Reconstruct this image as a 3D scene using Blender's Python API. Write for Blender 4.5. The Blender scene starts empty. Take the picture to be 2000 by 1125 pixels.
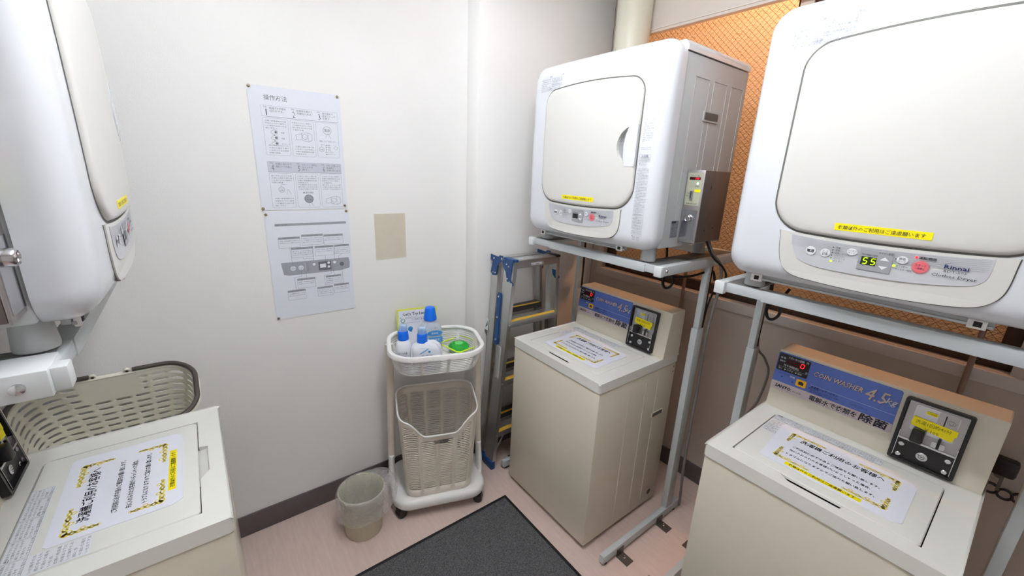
import bpy, bmesh, math, random
from mathutils import Vector, Matrix
from math import pi, sin, cos, sqrt, radians
random.seed(7)
scn = bpy.context.scene
COL = scn.collection

# ------------------------------------------------------------------ camera
YAW, PITCH, ROLL, FPX, CAMH = -0.6607, -0.2810, 0.0417, 803.41, 1.5349
fwd = Vector((-sin(YAW) * cos(PITCH), cos(YAW) * cos(PITCH), sin(PITCH)))
rgt = Vector((cos(YAW), sin(YAW), 0)); upv = rgt.cross(fwd)
R_ = rgt * cos(ROLL) + upv * sin(ROLL); U_ = -rgt * sin(ROLL) + upv * cos(ROLL)
cd = bpy.data.cameras.new('camera'); cam = bpy.data.objects.new('camera', cd); COL.objects.link(cam)
cd.sensor_width = 36; cd.lens = FPX / 2000 * 36; cd.clip_start = 0.02
M = Matrix((R_, U_, -fwd)).transposed().to_4x4(); M.translation = Vector((0, 0, CAMH)); cam.matrix_world = M
scn.camera = cam
# ------------------------------------------------------------------ light and exposure
w = bpy.data.worlds.new('world'); scn.world = w; w.use_nodes = True
w.node_tree.nodes['Background'].inputs[0].default_value = (0.35, 0.30, 0.26, 1)
w.node_tree.nodes['Background'].inputs[1].default_value = 0.05
scn.view_settings.view_transform = 'Standard'; scn.view_settings.look = 'None'
scn.view_settings.gamma = 1; scn.view_settings.use_curve_mapping = False
scn.view_settings.exposure = 0.0
LAMP = 57.0          # strength of the ceiling lamp's diffuser
GLOW = 245.0          # the warm lamp outside the window
gl = bpy.data.lights.new('outdoor_lamp', 'POINT'); gl.shadow_soft_size = 0.07; gl.energy = GLOW; gl.color = (1.0, 0.56, 0.32)
go = bpy.data.objects.new('outdoor_lamp', gl); COL.objects.link(go); go.location = (2.45, 0.66, 2.72)

# ------------------------------------------------------------------ materials
def lin(c):
    return tuple(((x / 255 / 12.92) if x / 255 <= .04045 else ((x / 255 + .055) / 1.055) ** 2.4) for x in c)
MC = {}
def mat(name, rgb, rough=.5, metal=0., spec=.5, noise=0., nscale=30, bump=0., bscale=200, stretch=None, emit=0., coat=0., trans=0., alpha=1., ior=1.45):
    if name in MC: return MC[name]
    m = bpy.data.materials.new(name); m.use_nodes = True; nt = m.node_tree; b = nt.nodes['Principled BSDF']
    c = (*lin(rgb), 1)
    b.inputs['Base Color'].default_value = c; b.inputs['Roughness'].default_value = rough; b.inputs['Metallic'].default_value = metal
    b.inputs['Specular IOR Level'].default_value = spec; b.inputs['Coat Weight'].default_value = coat; b.inputs['Coat Roughness'].default_value = .08
    b.inputs['Transmission Weight'].default_value = trans; b.inputs['Alpha'].default_value = alpha; b.inputs['IOR'].default_value = ior
    if emit:
        b.inputs['Emission Color'].default_value = c; b.inputs['Emission Strength'].default_value = emit
    tc = nt.nodes.new('ShaderNodeTexCoord'); mp = nt.nodes.new('ShaderNodeMapping'); nt.links.new(tc.outputs['Object'], mp.inputs[0])
    if stretch: mp.inputs['Scale'].default_value = stretch
    if noise:
        n = nt.nodes.new('ShaderNodeTexNoise'); n.inputs['Scale'].default_value = nscale; n.inputs['Detail'].default_value = 4
        nt.links.new(mp.outputs[0], n.inputs[0])
        r = nt.nodes.new('ShaderNodeValToRGB'); r.color_ramp.elements[0].position = .3; r.color_ramp.elements[1].position = .7
        r.color_ramp.elements[0].color = (*[x * (1 - noise) for x in c[:3]], 1); r.color_ramp.elements[1].color = (*[min(1, x * (1 + noise)) for x in c[:3]], 1)
        nt.links.new(n.outputs['Fac'], r.inputs[0]); nt.links.new(r.outputs[0], b.inputs['Base Color'])
    if bump:
        n2 = nt.nodes.new('ShaderNodeTexNoise'); n2.inputs['Scale'].default_value = bscale; n2.inputs['Detail'].default_value = 3
        nt.links.new(mp.outputs[0], n2.inputs[0])
        bp = nt.nodes.new('ShaderNodeBump'); bp.inputs['Strength'].default_value = bump; bp.inputs['Distance'].default_value = .002
        nt.links.new(n2.outputs['Fac'], bp.inputs['Height']); nt.links.new(bp.outputs[0], b.inputs['Normal'])
    MC[name] = m
    return m
WALL = mat('wall_paper', (244, 243, 241), .75, bump=.35, bscale=350, noise=.012, nscale=3)
WALLR = mat('wall_painted_panel', (186, 175, 165), .6, bump=.15, bscale=120, noise=.02, nscale=4)
CEIL = mat('ceiling_board', (235, 234, 230), .85, bump=.3, bscale=150)
FLOOR = mat('vinyl_floor', (214, 192, 182), .38, noise=.05, nscale=14, stretch=(6, .7, 1), bump=.05)
BASEB = mat('vinyl_baseboard', (92, 84, 84), .5, bump=.1, noise=.05)
CARPET = mat('mat_pile', (84, 84, 86), .95, noise=.65, nscale=260, bump=1., bscale=500)
RUBBER = mat('black_rubber', (28, 28, 29), .6, bump=.1)
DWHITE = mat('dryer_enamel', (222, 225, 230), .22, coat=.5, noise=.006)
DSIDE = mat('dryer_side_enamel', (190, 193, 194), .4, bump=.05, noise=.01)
DDOOR = mat('dryer_door_plastic', (216, 215, 210), .32, coat=.2, noise=.006)
CREAM = mat('washer_enamel', (220, 212, 194), .3, coat=.25, noise=.01)
CREAMT = mat('washer_top_plastic', (234, 233, 226), .25, coat=.35, noise=.006)
DARK = mat('dark_gap', (30, 28, 27), .7, noise=.05)
GREYD = mat('seam_grey', (98, 98, 92), .6, noise=.03)
SILV = mat('panel_silver', (196, 197, 202), .4, noise=.02)
SILV2 = mat('panel_stripe', (176, 178, 184), .4, noise=.02)
SILV3 = mat('panel_screen_grey', (160, 161, 166), .4, noise=.02)
BLUE = mat('panel_blue', (88, 112, 190), .35, noise=.03)
LILAC = mat('panel_lilac', (205, 190, 192), .35, noise=.02)
INK = mat('black_ink', (40, 42, 52), .6, noise=.05)
GINK = mat('grey_ink', (120, 124, 134), .7, noise=.05)
LINK = mat('light_grey_ink', (168, 172, 182), .7, noise=.05)
WINK = mat('white_ink', (236, 236, 240), .5, noise=.02)
PINKW = mat('pale_pink_ink', (252, 226, 214), .5, noise=.02)
NAVY = mat('navy_ink', (30, 44, 96), .5, noise=.03)
BLK = mat('black_plastic', (26, 25, 26), .35, noise=.1, bump=.1)
CHROME = mat('chrome', (205, 205, 208), .18, 1., noise=.02)
STEEL = mat('brushed_steel', (178, 174, 174), .38, .85, noise=.04)
ALU = mat('aluminium', (196, 197, 196), .33, .9, noise=.05, nscale=60, stretch=(1, 1, .1))
YEL = mat('yellow_tape', (255, 236, 0), .45, noise=.02)
YELB = mat('yellow_button', (246, 184, 20), .4, noise=.03)
GOLD = mat('gold_ornament', (255, 228, 105), .5, noise=.05)
PAPER = mat('laminated_paper', (236, 238, 248), .3, coat=.3, noise=.006)
POSTER = mat('poster_paper', (232, 236, 245), .55, noise=.008)
TAN = mat('tan_paper', (212, 204, 186), .8, noise=.02, bump=.1)
RACKM = mat('rack_enamel', (190, 196, 197), .38, noise=.015)
RACKD = mat('rack_cap_plastic', (214, 218, 218), .5, noise=.01)
ZINC = mat('bracket_steel', (105, 102, 98), .42, .7, noise=.08)
PLW = mat('white_plastic', (240, 239, 236), .38, noise=.006)
PLC = mat('cream_plastic', (226, 217, 204), .45, noise=.008)
PLB = mat('basket_plastic', (232, 228, 214), .45, noise=.008)
DBR = mat('dark_brown_plastic', (72, 64, 60), .5, noise=.05, bump=.1)
LBLUE = mat('ladder_blue', (22, 66, 120), .4, noise=.04)
LYEL = mat('ladder_yellow', (240, 190, 70), .5, noise=.03)
CAPB = mat('cap_blue', (10, 110, 232), .3, noise=.02)
CAPT = mat('cap_clear_blue', (190, 222, 245), .15, alpha=.5, noise=.01)
BOT = mat('bottle_white', (236, 240, 247), .3, noise=.008)
BOTC = mat('bottle_milky', (214, 222, 232), .25, trans=.25, noise=.01)
LBL = mat('label_blue', (70, 150, 215), .4, noise=.03)
GREEN = mat('sponge_green', (40, 175, 60), .6, noise=.2, bump=.6, bscale=300)
GREENL = mat('lid_green', (110, 215, 110), .4, noise=.03)
LIME = mat('lime_plastic', (222, 245, 60), .35, noise=.02)
CLEAR = mat('clear_plastic', (238, 242, 236), .12, alpha=.22, noise=.004)
BINM = mat('bin_beige', (206, 200, 178), .4, noise=.012)
PIPE = mat('pipe_cream', (226, 224, 206), .35, noise=.01)
CORD = mat('cord_black', (22, 22, 24), .5, noise=.05)
CORDG = mat('cord_grey', (120, 116, 114), .5, noise=.05)
POLE = mat('drain_pipe_brown', (136, 112, 100), .5, noise=.03)
BROWN = mat('window_frame_bronze', (70, 50, 40), .45, .3, noise=.05)
SILL = mat('sill_paint', (196, 188, 182), .5, noise=.015)
FRAMEW = mat('frame_cream', (222, 214, 206), .5, noise=.01)
SHELF = mat('shelf_sheet_grey', (120, 122, 120), .5, .3, noise=.05)
RED = mat('start_red', (226, 110, 118), .4, noise=.03)
REDE = mat('red_led', (255, 30, 40), .4, emit=2.6, noise=0)
REDW = mat('red_display_glass', (58, 8, 14), .2, noise=.05)
GRNE = mat('green_led', (190, 255, 20), .4, emit=1.6)
GRND = mat('green_display_glass', (38, 52, 14), .2, noise=.05)
TAGW = mat('sticker_white', (226, 228, 232), .45, noise=.01)
TAGB = mat('rating_plate_grey', (150, 152, 158), .4, noise=.05)
BOXD = mat('coin_box_brown_grey', (116, 108, 104), .38, .5, noise=.06, bump=.05)
BOXP = mat('coin_box_olive_panel', (176, 178, 156), .4, noise=.03)
LEDW = mat('lamp_white', (226, 255, 240), .4, emit=.4)
def special():
    # thin crumpled film
    m = bpy.data.materials.new('plastic_film'); m.use_nodes = True; nt = m.node_tree; nt.nodes.clear()
    o = nt.nodes.new('ShaderNodeOutputMaterial'); mx = nt.nodes.new('ShaderNodeMixShader'); t = nt.nodes.new('ShaderNodeBsdfTransparent')
    p = nt.nodes.new('ShaderNodeBsdfPrincipled'); p.inputs['Base Color'].default_value = (.85, .85, .84, 1); p.inputs['Roughness'].default_value = .18
    n = nt.nodes.new('ShaderNodeTexNoise'); n.inputs['Scale'].default_value = 38; n.inputs['Detail'].default_value = 5; n.inputs['Distortion'].default_value = 1.4
    tc = nt.nodes.new('ShaderNodeTexCoord'); nt.links.new(tc.outputs['Object'], n.inputs[0])
    b = nt.nodes.new('ShaderNodeBump'); b.inputs['Strength'].default_value = .8; b.inputs['Distance'].default_value = .01; nt.links.new(n.outputs['Fac'], b.inputs['Height']); nt.links.new(b.outputs[0], p.inputs['Normal'])
    mx.inputs[0].default_value = .30
    nt.links.new(t.outputs[0], mx.inputs[1]); nt.links.new(p.outputs[0], mx.inputs[2]); nt.links.new(mx.outputs[0], o.inputs[0]); MC['film'] = m
    # obscured glass: light comes through diffusely
    m = bpy.data.materials.new('obscured_glass'); m.use_nodes = True; nt = m.node_tree; nt.nodes.clear()
    o = nt.nodes.new('ShaderNodeOutputMaterial'); mx = nt.nodes.new('ShaderNodeMixShader'); t = nt.nodes.new('ShaderNodeBsdfTranslucent'); g = nt.nodes.new('ShaderNodeBsdfPrincipled')
    t.inputs['Color'].default_value = (1.0, .80, .56, 1)
    g.inputs['Base Color'].default_value = (.30, .17, .09, 1); g.inputs['Roughness'].default_value = .3
    n = nt.nodes.new('ShaderNodeTexNoise'); n.inputs['Scale'].default_value = 160; tc = nt.nodes.new('ShaderNodeTexCoord'); nt.links.new(tc.outputs['Object'], n.inputs[0])
    b = nt.nodes.new('ShaderNodeBump'); b.inputs['Strength'].default_value = .9; b.inputs['Distance'].default_value = .004; nt.links.new(n.outputs['Fac'], b.inputs['Height'])
    nt.links.new(b.outputs[0], g.inputs['Normal']); nt.links.new(b.outputs[0], t.inputs['Normal'])
    mx.inputs[0].default_value = .69
    tr = nt.nodes.new('ShaderNodeBsdfTransparent'); tr.inputs[0].default_value = (1.0, .86, .68, 1); m2 = nt.nodes.new('ShaderNodeMixShader'); m2.inputs[0].default_value = .26
    nt.links.new(t.outputs[0], mx.inputs[1]); nt.links.new(g.outputs[0], mx.inputs[2]); nt.links.new(mx.outputs[0], m2.inputs[1]); nt.links.new(tr.outputs[0], m2.inputs[2]); nt.links.new(m2.outputs[0], o.inputs[0]); MC['glass'] = m
special()
FILM, GLASS = MC['film'], MC['glass']
LAMPM = mat('lamp_diffuser', (247, 250, 255), .5, emit=LAMP)
WIRE = mat('glass_wire', (120, 62, 28), .6, noise=.05)

# ------------------------------------------------------------------ helpers
def link(name, me, m, parent=None, smooth=False, loc=None):
    o = bpy.data.objects.new(name, me); COL.objects.link(o)
    if m is not None:
        for mm in (m if isinstance(m, (list, tuple)) else [m]): me.materials.append(mm)
    if smooth:
        me.shade_smooth() if hasattr(me, 'shade_smooth') else None
    if parent is not None: o.parent = parent
    if loc is not None: o.location = loc
    return o
def bmobj(name, bm, m, parent=None, smooth=False, ang=None):
    bmesh.ops.recalc_face_normals(bm, faces=bm.faces)
    me = bpy.data.meshes.new(name)
    if smooth:
        for f in bm.faces: f.smooth = True
        a = radians(ang or 35)
        for e in bm.edges:
            if len(e.link_faces) == 2 and e.calc_face_angle(0) > a: e.smooth = False
    bm.to_mesh(me); bm.free()
    return link(name, me, m, parent)
def thing(name, label, cat, loc=(0, 0, 0), rotz=0, group=None):
    o = bpy.data.objects.new(name, None); COL.objects.link(o); o.location = loc; o.rotation_euler = (0, 0, rotz); o.empty_display_size = .1
    o['label'] = label; o['category'] = cat
    if group: o['group'] = group
    return o
def tag(o, label, cat, group=None, kind=None):
    o['label'] = label; o['category'] = cat
    if group: o['group'] = group
    if kind: o['kind'] = kind
    return o
def struct(o): o['kind'] = 'structure'; return o
def bx(bm, x0, x1, y0, y1, z0, z1, bev=0., seg=2, mi=0, mtx=None):
    r = bmesh.ops.create_cube(bm, size=1)['verts']
    for v in r:
        v.co = Vector(((x0 + x1) / 2 + v.co.x * (x1 - x0), (y0 + y1) / 2 + v.co.y * (y1 - y0), (z0 + z1) / 2 + v.co.z * (z1 - z0)))
    fs = set(f for v in r for f in v.link_faces)
    for f in fs: f.material_index = mi
    if mtx is not None:
        for v in r: v.co = mtx @ v.co
    if bev:
        es = list(set(e for v in r for e in v.link_edges))
        bmesh.ops.bevel(bm, geom=es, offset=bev, segments=seg, profile=.5, affect='EDGES', clamp_overlap=True)
    return bm
def box(name, x0, x1, y0, y1, z0, z1, m, parent=None, bev=0., seg=2, mtx=None):
    return bmobj(name, bx(bmesh.new(), x0, x1, y0, y1, z0, z1, bev, seg, mtx=mtx), m, parent, smooth=bev > 0)
def loft(bm, rings, cap0=True, cap1=True, closed=True, loop=False):
    vs = [[bm.verts.new(p) for p in r] for r in rings]; n = len(vs[0])
    pairs = list(zip(vs[:-1], vs[1:])) + ([(vs[-1], vs[0])] if loop else [])
    for a, b in pairs:
        for i in range(n if closed else n - 1):
            j = (i + 1) % n
            bm.faces.new((a[i], a[j], b[j], b[i]))
    if not loop:
        if cap0: bm.faces.new(list(reversed(vs[0])))
        if cap1: bm.faces.new(vs[-1])
    return bm
def circle(r, n=20, c=(0, 0, 0), ax='z', a0=0):
    o = []
    for i in range(n):
        t = a0 + 2 * pi * i / n; a, b = r * cos(t), r * sin(t)
        o.append(Vector(c) + Vector({'z': (a, b, 0), 'x': (0, a, b), 'y': (b, 0, a)}[ax]))
    return o
def lathe(bm, prof, n=24, c=(0, 0, 0), ax='z', caps=True):
    d = {'z': Vector((0, 0, 1)), 'x': Vector((1, 0, 0)), 'y': Vector((0, 1, 0))}[ax]
    loft(bm, [circle(max(r, .0002), n, Vector(c) + d * h, ax) for r, h in prof], caps, caps); return bm
def tube(bm, pts, r, n=8, loop=False, flat=None, upd=None):
    pts = [Vector(p) for p in pts]; rings = []; N = len(pts); prev = None
    for i, p in enumerate(pts):
        if loop: t = (pts[(i + 1) % N] - pts[i - 1]).normalized()
        else: t = (pts[min(i + 1, N - 1)] - pts[max(i - 1, 0)]).normalized()
        ref = Vector(upd) if upd else (Vector((0, 0, 1)) if abs(t.z) < .9 else Vector((1, 0, 0)))
        if prev is not None and not upd: ref = prev
        a = (ref - t * ref.dot(t)).normalized(); b = t.cross(a); prev = a
        ra, rb = flat if flat else (r, r)
        rings.append([p + a * ra * cos(2 * pi * k / n) + b * rb * sin(2 * pi * k / n) for k in range(n)])
    loft(bm, rings, True, True, True, loop); return bm
def smoothpath(pts, k=6):
    pts = [Vector(p) for p in pts]; o = []
    for i in range(len(pts) - 1):
        p0 = pts[max(i - 1, 0)]; p1 = pts[i]; p2 = pts[i + 1]; p3 = pts[min(i + 2, len(pts) - 1)]
        for j in range(k):
            t = j / k
            o.append(.5 * ((2 * p1) + (p2 - p0) * t + (2 * p0 - 5 * p1 + 4 * p2 - p3) * t * t + (-p0 + 3 * p1 - 3 * p2 + p3) * t ** 3))
    o.append(pts[-1]); return o
def rrect(a, b, r, n=6):
    """rounded rectangle outline, half sizes a, b; counter-clockwise"""
    r = min(r, a, b); o = []
    for k, (sx, sy) in enumerate(((1, 1), (-1, 1), (-1, -1), (1, -1))):
        for i in range(n + 1):
            t = k * pi / 2 + i * pi / 2 / n
            o.append((sx * (a - r) + r * cos(t), sy * (b - r) + r * sin(t)))
    return o
def dense(poly, n, m=9):
    """rrect outline (n steps per corner) with m extra points on every straight side"""
    o = []
    for k in range(4):
        seg = poly[k * (n + 1):(k + 1) * (n + 1)]; o += seg; a = seg[-1]; b = poly[((k + 1) * (n + 1)) % len(poly)]
        o += [(a[0] + (b[0] - a[0]) * i / (m + 1), a[1] + (b[1] - a[1]) * i / (m + 1)) for i in range(1, m + 1)]
    return o
def resample(poly, N):
    P = poly + [poly[0]]; L = [0]
    for a, b in zip(P[:-1], P[1:]): L.append(L[-1] + math.hypot(b[0] - a[0], b[1] - a[1]))
    o = []; j = 0
    for i in range(N):
        s = L[-1] * i / N
        while L[j + 1] < s: j += 1
        t = (s - L[j]) / max(L[j + 1] - L[j], 1e-9)
        o.append((P[j][0] + (P[j + 1][0] - P[j][0]) * t, P[j][1] + (P[j + 1][1] - P[j][1]) * t))
    return o
def plate(bm, outer, holes, w0, w1, f, mi=0):
    """flat slab with holes; f maps (u, v, w) to 3D"""
    loops = [outer] + holes; fs = []
    for w in (w1, w0):
        es = []
        for lp in loops:
            vs = [bm.verts.new(f(u, v, w)) for u, v in lp]
            es += [bm.edges.new((vs[i], vs[(i + 1) % len(vs)])) for i in range(len(vs))]
        bmesh.ops.triangle_fill(bm, edges=es, use_beauty=True, use_dissolve=False)
    for lp in loops:
        A = [bm.verts.new(f(u, v, w0)) for u, v in lp]; B = [bm.verts.new(f(u, v, w1)) for u, v in lp]; n = len(lp)
        for i in range(n): bm.faces.new((A[i], A[(i + 1) % n], B[(i + 1) % n], B[i]))
    bmesh.ops.remove_doubles(bm, verts=bm.verts, dist=1e-6)
    return bm
def copy_tree(o, parent=None):
    c = o.copy(); COL.objects.link(c); c.parent = parent
    for ch in list(o.children): copy_tree(ch, c)
    return c

# ---- flat print: lettering, rules, filled shapes, mapped on a frame
TXT = {}
def glyphs(s):
    if s not in TXT:
        c = bpy.data.curves.new('t', 'FONT'); c.body = s; c.resolution_u = 1; c.size = 1
        o = bpy.data.objects.new('t', c); me = o.to_mesh()
        vs = [(v.co.x, v.co.y) for v in me.vertices]; fs = [tuple(p.vertices) for p in me.polygons]
        wd = max([v[0] for v in vs] or [1]) - min([v[0] for v in vs] or [0]); x0 = min([v[0] for v in vs] or [0])
        TXT[s] = ([(x - x0, y) for x, y in vs], fs, wd); o.to_mesh_clear(); bpy.data.objects.remove(o)
    return TXT[s]
class Frame:
    def __init__(s, o, ex, ey, surf=None):
        s.o = Vector(o); s.ex = Vector(ex).normalized(); s.ey = Vector(ey).normalized(); s.n = s.ex.cross(s.ey).normalized(); s.surf = surf
    def p(s, u, v, w=0.):
        return s.o + s.ex * u + s.ey * v + s.n * (w + (s.surf(u, v) if s.surf else 0))
class Print:
    def __init__(s, fr, w=.0006): s.fr = fr; s.w = w; s.v = []; s.f = []
    def add(s, pts, faces, dw=0):
        b = len(s.v); s.v += [s.fr.p(x, y, s.w + dw) for x, y in pts]; s.f += [tuple(b + i for i in f) for f in faces]
    def text(s, t, u, v, h, w=None, al='l', shear=0, dw=0, bold=0):
        vs, fs, wd = glyphs(t); sy = h; sx = h if w is None else w / max(wd, .01)
        off = {'l': 0, 'c': -wd * sx / 2, 'r': -wd * sx}[al]
        s.add([(u + off + x * sx + y * sy * shear, v + y * sy) for x, y in vs], fs, dw)
        if bold:
            s.add([(u + off + bold + x * sx + y * sy * shear, v + y * sy) for x, y in vs], fs, dw)
            s.add([(u + off + x * sx + y * sy * shear, v + bold + y * sy) for x, y in vs], fs, dw)
        return s
    def rect(s, u0, u1, v0, v1, dw=0): 
        s.add([(u0, v0), (u1, v0), (u1, v1), (u0, v1)], [(0, 1, 2, 3)], dw); return s
    def frame(s, u0, u1, v0, v1, t=.0005):
        s.rect(u0, u1, v0, v0 + t); s.rect(u0, u1, v1 - t, v1); s.rect(u0, u0 + t, v0, v1); s.rect(u1 - t, u1, v0, v1); return s
    def disc(s, u, v, r, n=18, ry=None, dw=0):
        s.add([(u + r * cos(2 * pi * i / n), v + (ry or r) * sin(2 * pi * i / n)) for i in range(n)], [tuple(range(n))], dw); return s
    def ring(s, u, v, r, t=.0006, n=18, ry=None):
        ry = ry or r
        a = [(u + r * cos(2 * pi * i / n), v + ry * sin(2 * pi * i / n)) for i in range(n)]; b = [(u + (r - t) * cos(2 * pi * i / n), v + (ry - t) * sin(2 * pi * i / n)) for i in range(n)]
        s.add(a + b, [(i, (i + 1) % n, n + (i + 1) % n, n + i) for i in range(n)]); return s
    def line(s, pts, t=.0006):
        for (a, b), (c, d) in zip(pts[:-1], pts[1:]):
            L = math.hypot(c - a, d - b) or 1; x, y = -(d - b) / L * t / 2, (c - a) / L * t / 2
            s.add([(a + x, b + y), (a - x, b - y), (c - x, d - y), (c + x, d + y)], [(0, 1, 2, 3)])
        return s
    def poly(s, pts, dw=0): s.add(pts, [tuple(range(len(pts)))], dw); return s
    def build(s, name, m, parent):
        me = bpy.data.meshes.new(name); me.from_pydata(s.v, [], s.f); return link(name, me, m, parent)
def slab(name, fr, poly, w0, w1, m, parent):
    bm = bmesh.new(); n = len(poly)
    loft(bm, [[fr.p(u, v, w0) for u, v in poly], [fr.p(u, v, w1) for u, v in poly]])
    return bmobj(name, bm, m, parent)
def R4(u0, u1, v0, v1, r=0., n=4):
    if not r: return [(u0, v0), (u1, v0), (u1, v1), (u0, v1)]
    return [((u0 + u1) / 2 + x, (v0 + v1) / 2 + y) for x, y in rrect((u1 - u0) / 2, (v1 - v0) / 2, r, n)]
JP = '衣類の乾燥運転中は扉をあけないでください機械に手をふれ水やお湯をかけない電源を切り点検して使用する方法コース選び時間が表示されます注意必ずお守りください洗濯物入れすぎ禁止'
def jp(n, k=0): return ''.join(JP[(k * 7 + i * (1 + k % 3)) % len(JP)] for i in range(n))
def lines(pr, u0, u1, v1, v0, n, h, k=0, ragged=True):
    """n lines of small print filling the box"""
    for i in range(n):
        v = v1 - (i + 1) * (v1 - v0) / n; f = 1 if not ragged or i % 4 != 3 else .55
        nch = max(2, int((u1 - u0) * f / (h * 1.0)))
        pr.text(jp(nch, (k + i) % 6), u0, v, h * .8, w=(u1 - u0) * f)

# ================================================================== ROOM
XW, YW, YP, XP, XL, YF, ZC = 1.8952, 1.748, 1.655, 1.055, -0.80, -1.35, 2.46
WY0, WY1, WZ0, WZ1 = -0.03, 1.572, 0.997, 2.32
struct(box('floor', XL, XW + .1, YF, YW + .1, -.05, 0, FLOOR))
struct(box('ceiling', XL, XW + .1, YF, YW + .1, ZC, ZC + .05, CEIL))
struct(box('wall_back', XL, XW + .1, YW, YW + .08, 0, ZC, WALL))
struct(box('wall_pilaster', XP, XW, YP, YW, 0, ZC, WALL, bev=.004, seg=2))
struct(box('wall_left', XL - .08, XL, YF, YW + .08, 0, ZC, WALL))
struct(box('wall_front', XL, XW + .1, YF - .08, YF, 0, ZC, WALL))
FX = Frame((XW, 0, 0), (0, 1, 0), (0, 0, 1))          # u = y, v = z, outward normal = +x
bm = bmesh.new(); plate(bm, [(YF, 0), (YP, 0), (YP, ZC), (YF, ZC)], [[(WY0, WZ0), (WY1, WZ0), (WY1, WZ1), (WY0, WZ1)]], 0, .10, FX.p)
struct(bmobj('wall_right', bm, WALLR))
box_b = struct(box('baseboard_back', XL, XP, YW - .008, YW, 0, .0987, BASEB, bev=.002))
struct(box('baseboard_pilaster', XP - .008, XW - .008, YP - .008, YP, 0, .0987, BASEB, bev=.002))
struct(box('baseboard_right', XW - .008, XW, YF, YP - .008, 0, .0987, BASEB, bev=.002))
struct(box('trim_1', XW - .014, XW + .09, WY0 - .05, WY1 + .03, .952, .995, SILL, bev=.004))          # sill
struct(box('trim_2', XW - .03, XW + .002, YF, WY1 - .002, 2.188, ZC - .001, FRAMEW, bev=.004))   # boxed header
struct(box('trim_3', XW - .034, XW - .029, YF, WY1 - .002, 2.200, 2.206, FRAMEW))
struct(box('trim_4', XW - .012, XW + .0, WY1, WY1 + .03, .995, WZ1, SILL, bev=.003))
# window
wn = bpy.data.objects.new('window_1', None); COL.objects.link(wn); wn.location = (XW, 0, 0); wn['kind'] = 'structure'
bm = bmesh.new()
bx(bm, .03, .085, WY0, WY1, .997, 1.045, .003); bx(bm, .03, .085, WY0, WY1, 2.285, 2.32, .003)
bx(bm, .03, .085, WY0, WY0 + .04, 1.045, 2.285, .003); bx(bm, .03, .085, WY1 - .05, WY1, 1.045, 2.285, .003)
bmobj('window_frame', bm, BROWN, wn, True)
bm = bmesh.new(); bx(bm, .035, .055, .736, .782, 1.045, 2.285, .002)
bmobj('stile', bm, FRAMEW, wn, True)
bm = bmesh.new(); bx(bm, .04, .07, .690, .7355, 1.045, 2.285, .002); bx(bm, .04, .07, .7825, .790, 1.045, 2.285, .001)
bmobj('meeting_stile', bm, BROWN, wn, True)
for a, b in ((WY0 + .04, .69), (.79, WY1 - .05)):
    slab_bm = bmesh.new(); slab_bm.faces.new([slab_bm.verts.new(q) for q in ((.060, a, 1.045), (.060, b, 1.045), (.060, b, 2.285), (.060, a, 2.285))]); bmobj('pane', slab_bm, GLASS, wn)
    bm = bmesh.new(); P = .026; h = 2.285 - 1.045
    def seg(y0, z0, y1, z1):
        d = Vector((0, y1 - y0, z1 - z0)); L = d.length
        if L < .004: return
        d /= L; q = Vector((0, -d.z, d.y)) * .0006
        A = Vector((.0565, y0, z0)); B = Vector((.0565, y1, z1))
        bm.faces.new([bm.verts.new(x) for x in (A + q, A - q, B - q, B + q)])
    k = -int(h / P) - 2
    while k * P < (b - a) + h:
        for s in (1, -1):
            # lines y = a + kP + t, z = 1.045 + t   (s=1) / z = 2.285 - t (s=-1)
            t0 = max(0, -k * P); t1 = min(h, (b - a) - k * P)
            if t1 > t0:
                z0, z1 = (1.045 + t0, 1.045 + t1) if s == 1 else (2.285 - t0, 2.285 - t1)
                seg(a + k * P + t0, z0, a + k * P + t1, z1)
        k += 1
    o = bmobj('glass_wire_net', bm, WIRE, wn); o['kind'] = 'stuff'
# outdoors just behind the glass: a recess that the warm lamp lights
# ceiling lamp
lp = thing('ceiling_light', 'long white fluorescent ceiling light between the machine rows', 'light', (.46, .60, ZC))
box('lamp_housing', -.13, .13, -.66, .66, -.05, 0, PLW, lp, bev=.006)
for sx in (-.06, .06):
    bm = bmesh.new(); lathe(bm, [(.019, -.60), (.019, .60)], 14, (sx, 0, -.075), 'y'); bmobj('fluorescent_tube', bm, LAMPM, lp, True)
for sy in (-.63, .63): box('lamp_end', -.12, .12, sy - .02, sy + .02, -.095, -.05, PLW, lp, bev=.004)
# vertical duct pipe in the corner
pt = thing('duct_pipe', 'cream vertical duct pipe in the corner behind the first dryer', 'pipe', (1.808, 1.460, 0))
bm = bmesh.new(); lathe(bm, [(.083, 1.42), (.083, ZC)], 40); bmobj('pipe_body', bm, PIPE, pt, True)
bm = bmesh.new(); lathe(bm, [(.088, 1.38), (.088, 1.44), (.084, 1.445)], 40); bmobj('pipe_collar', bm, PIPE, pt, True)
box('wall_bracket', .06, .086, -.01, .01, 1.7, 1.73, PIPE, pt)

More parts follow.
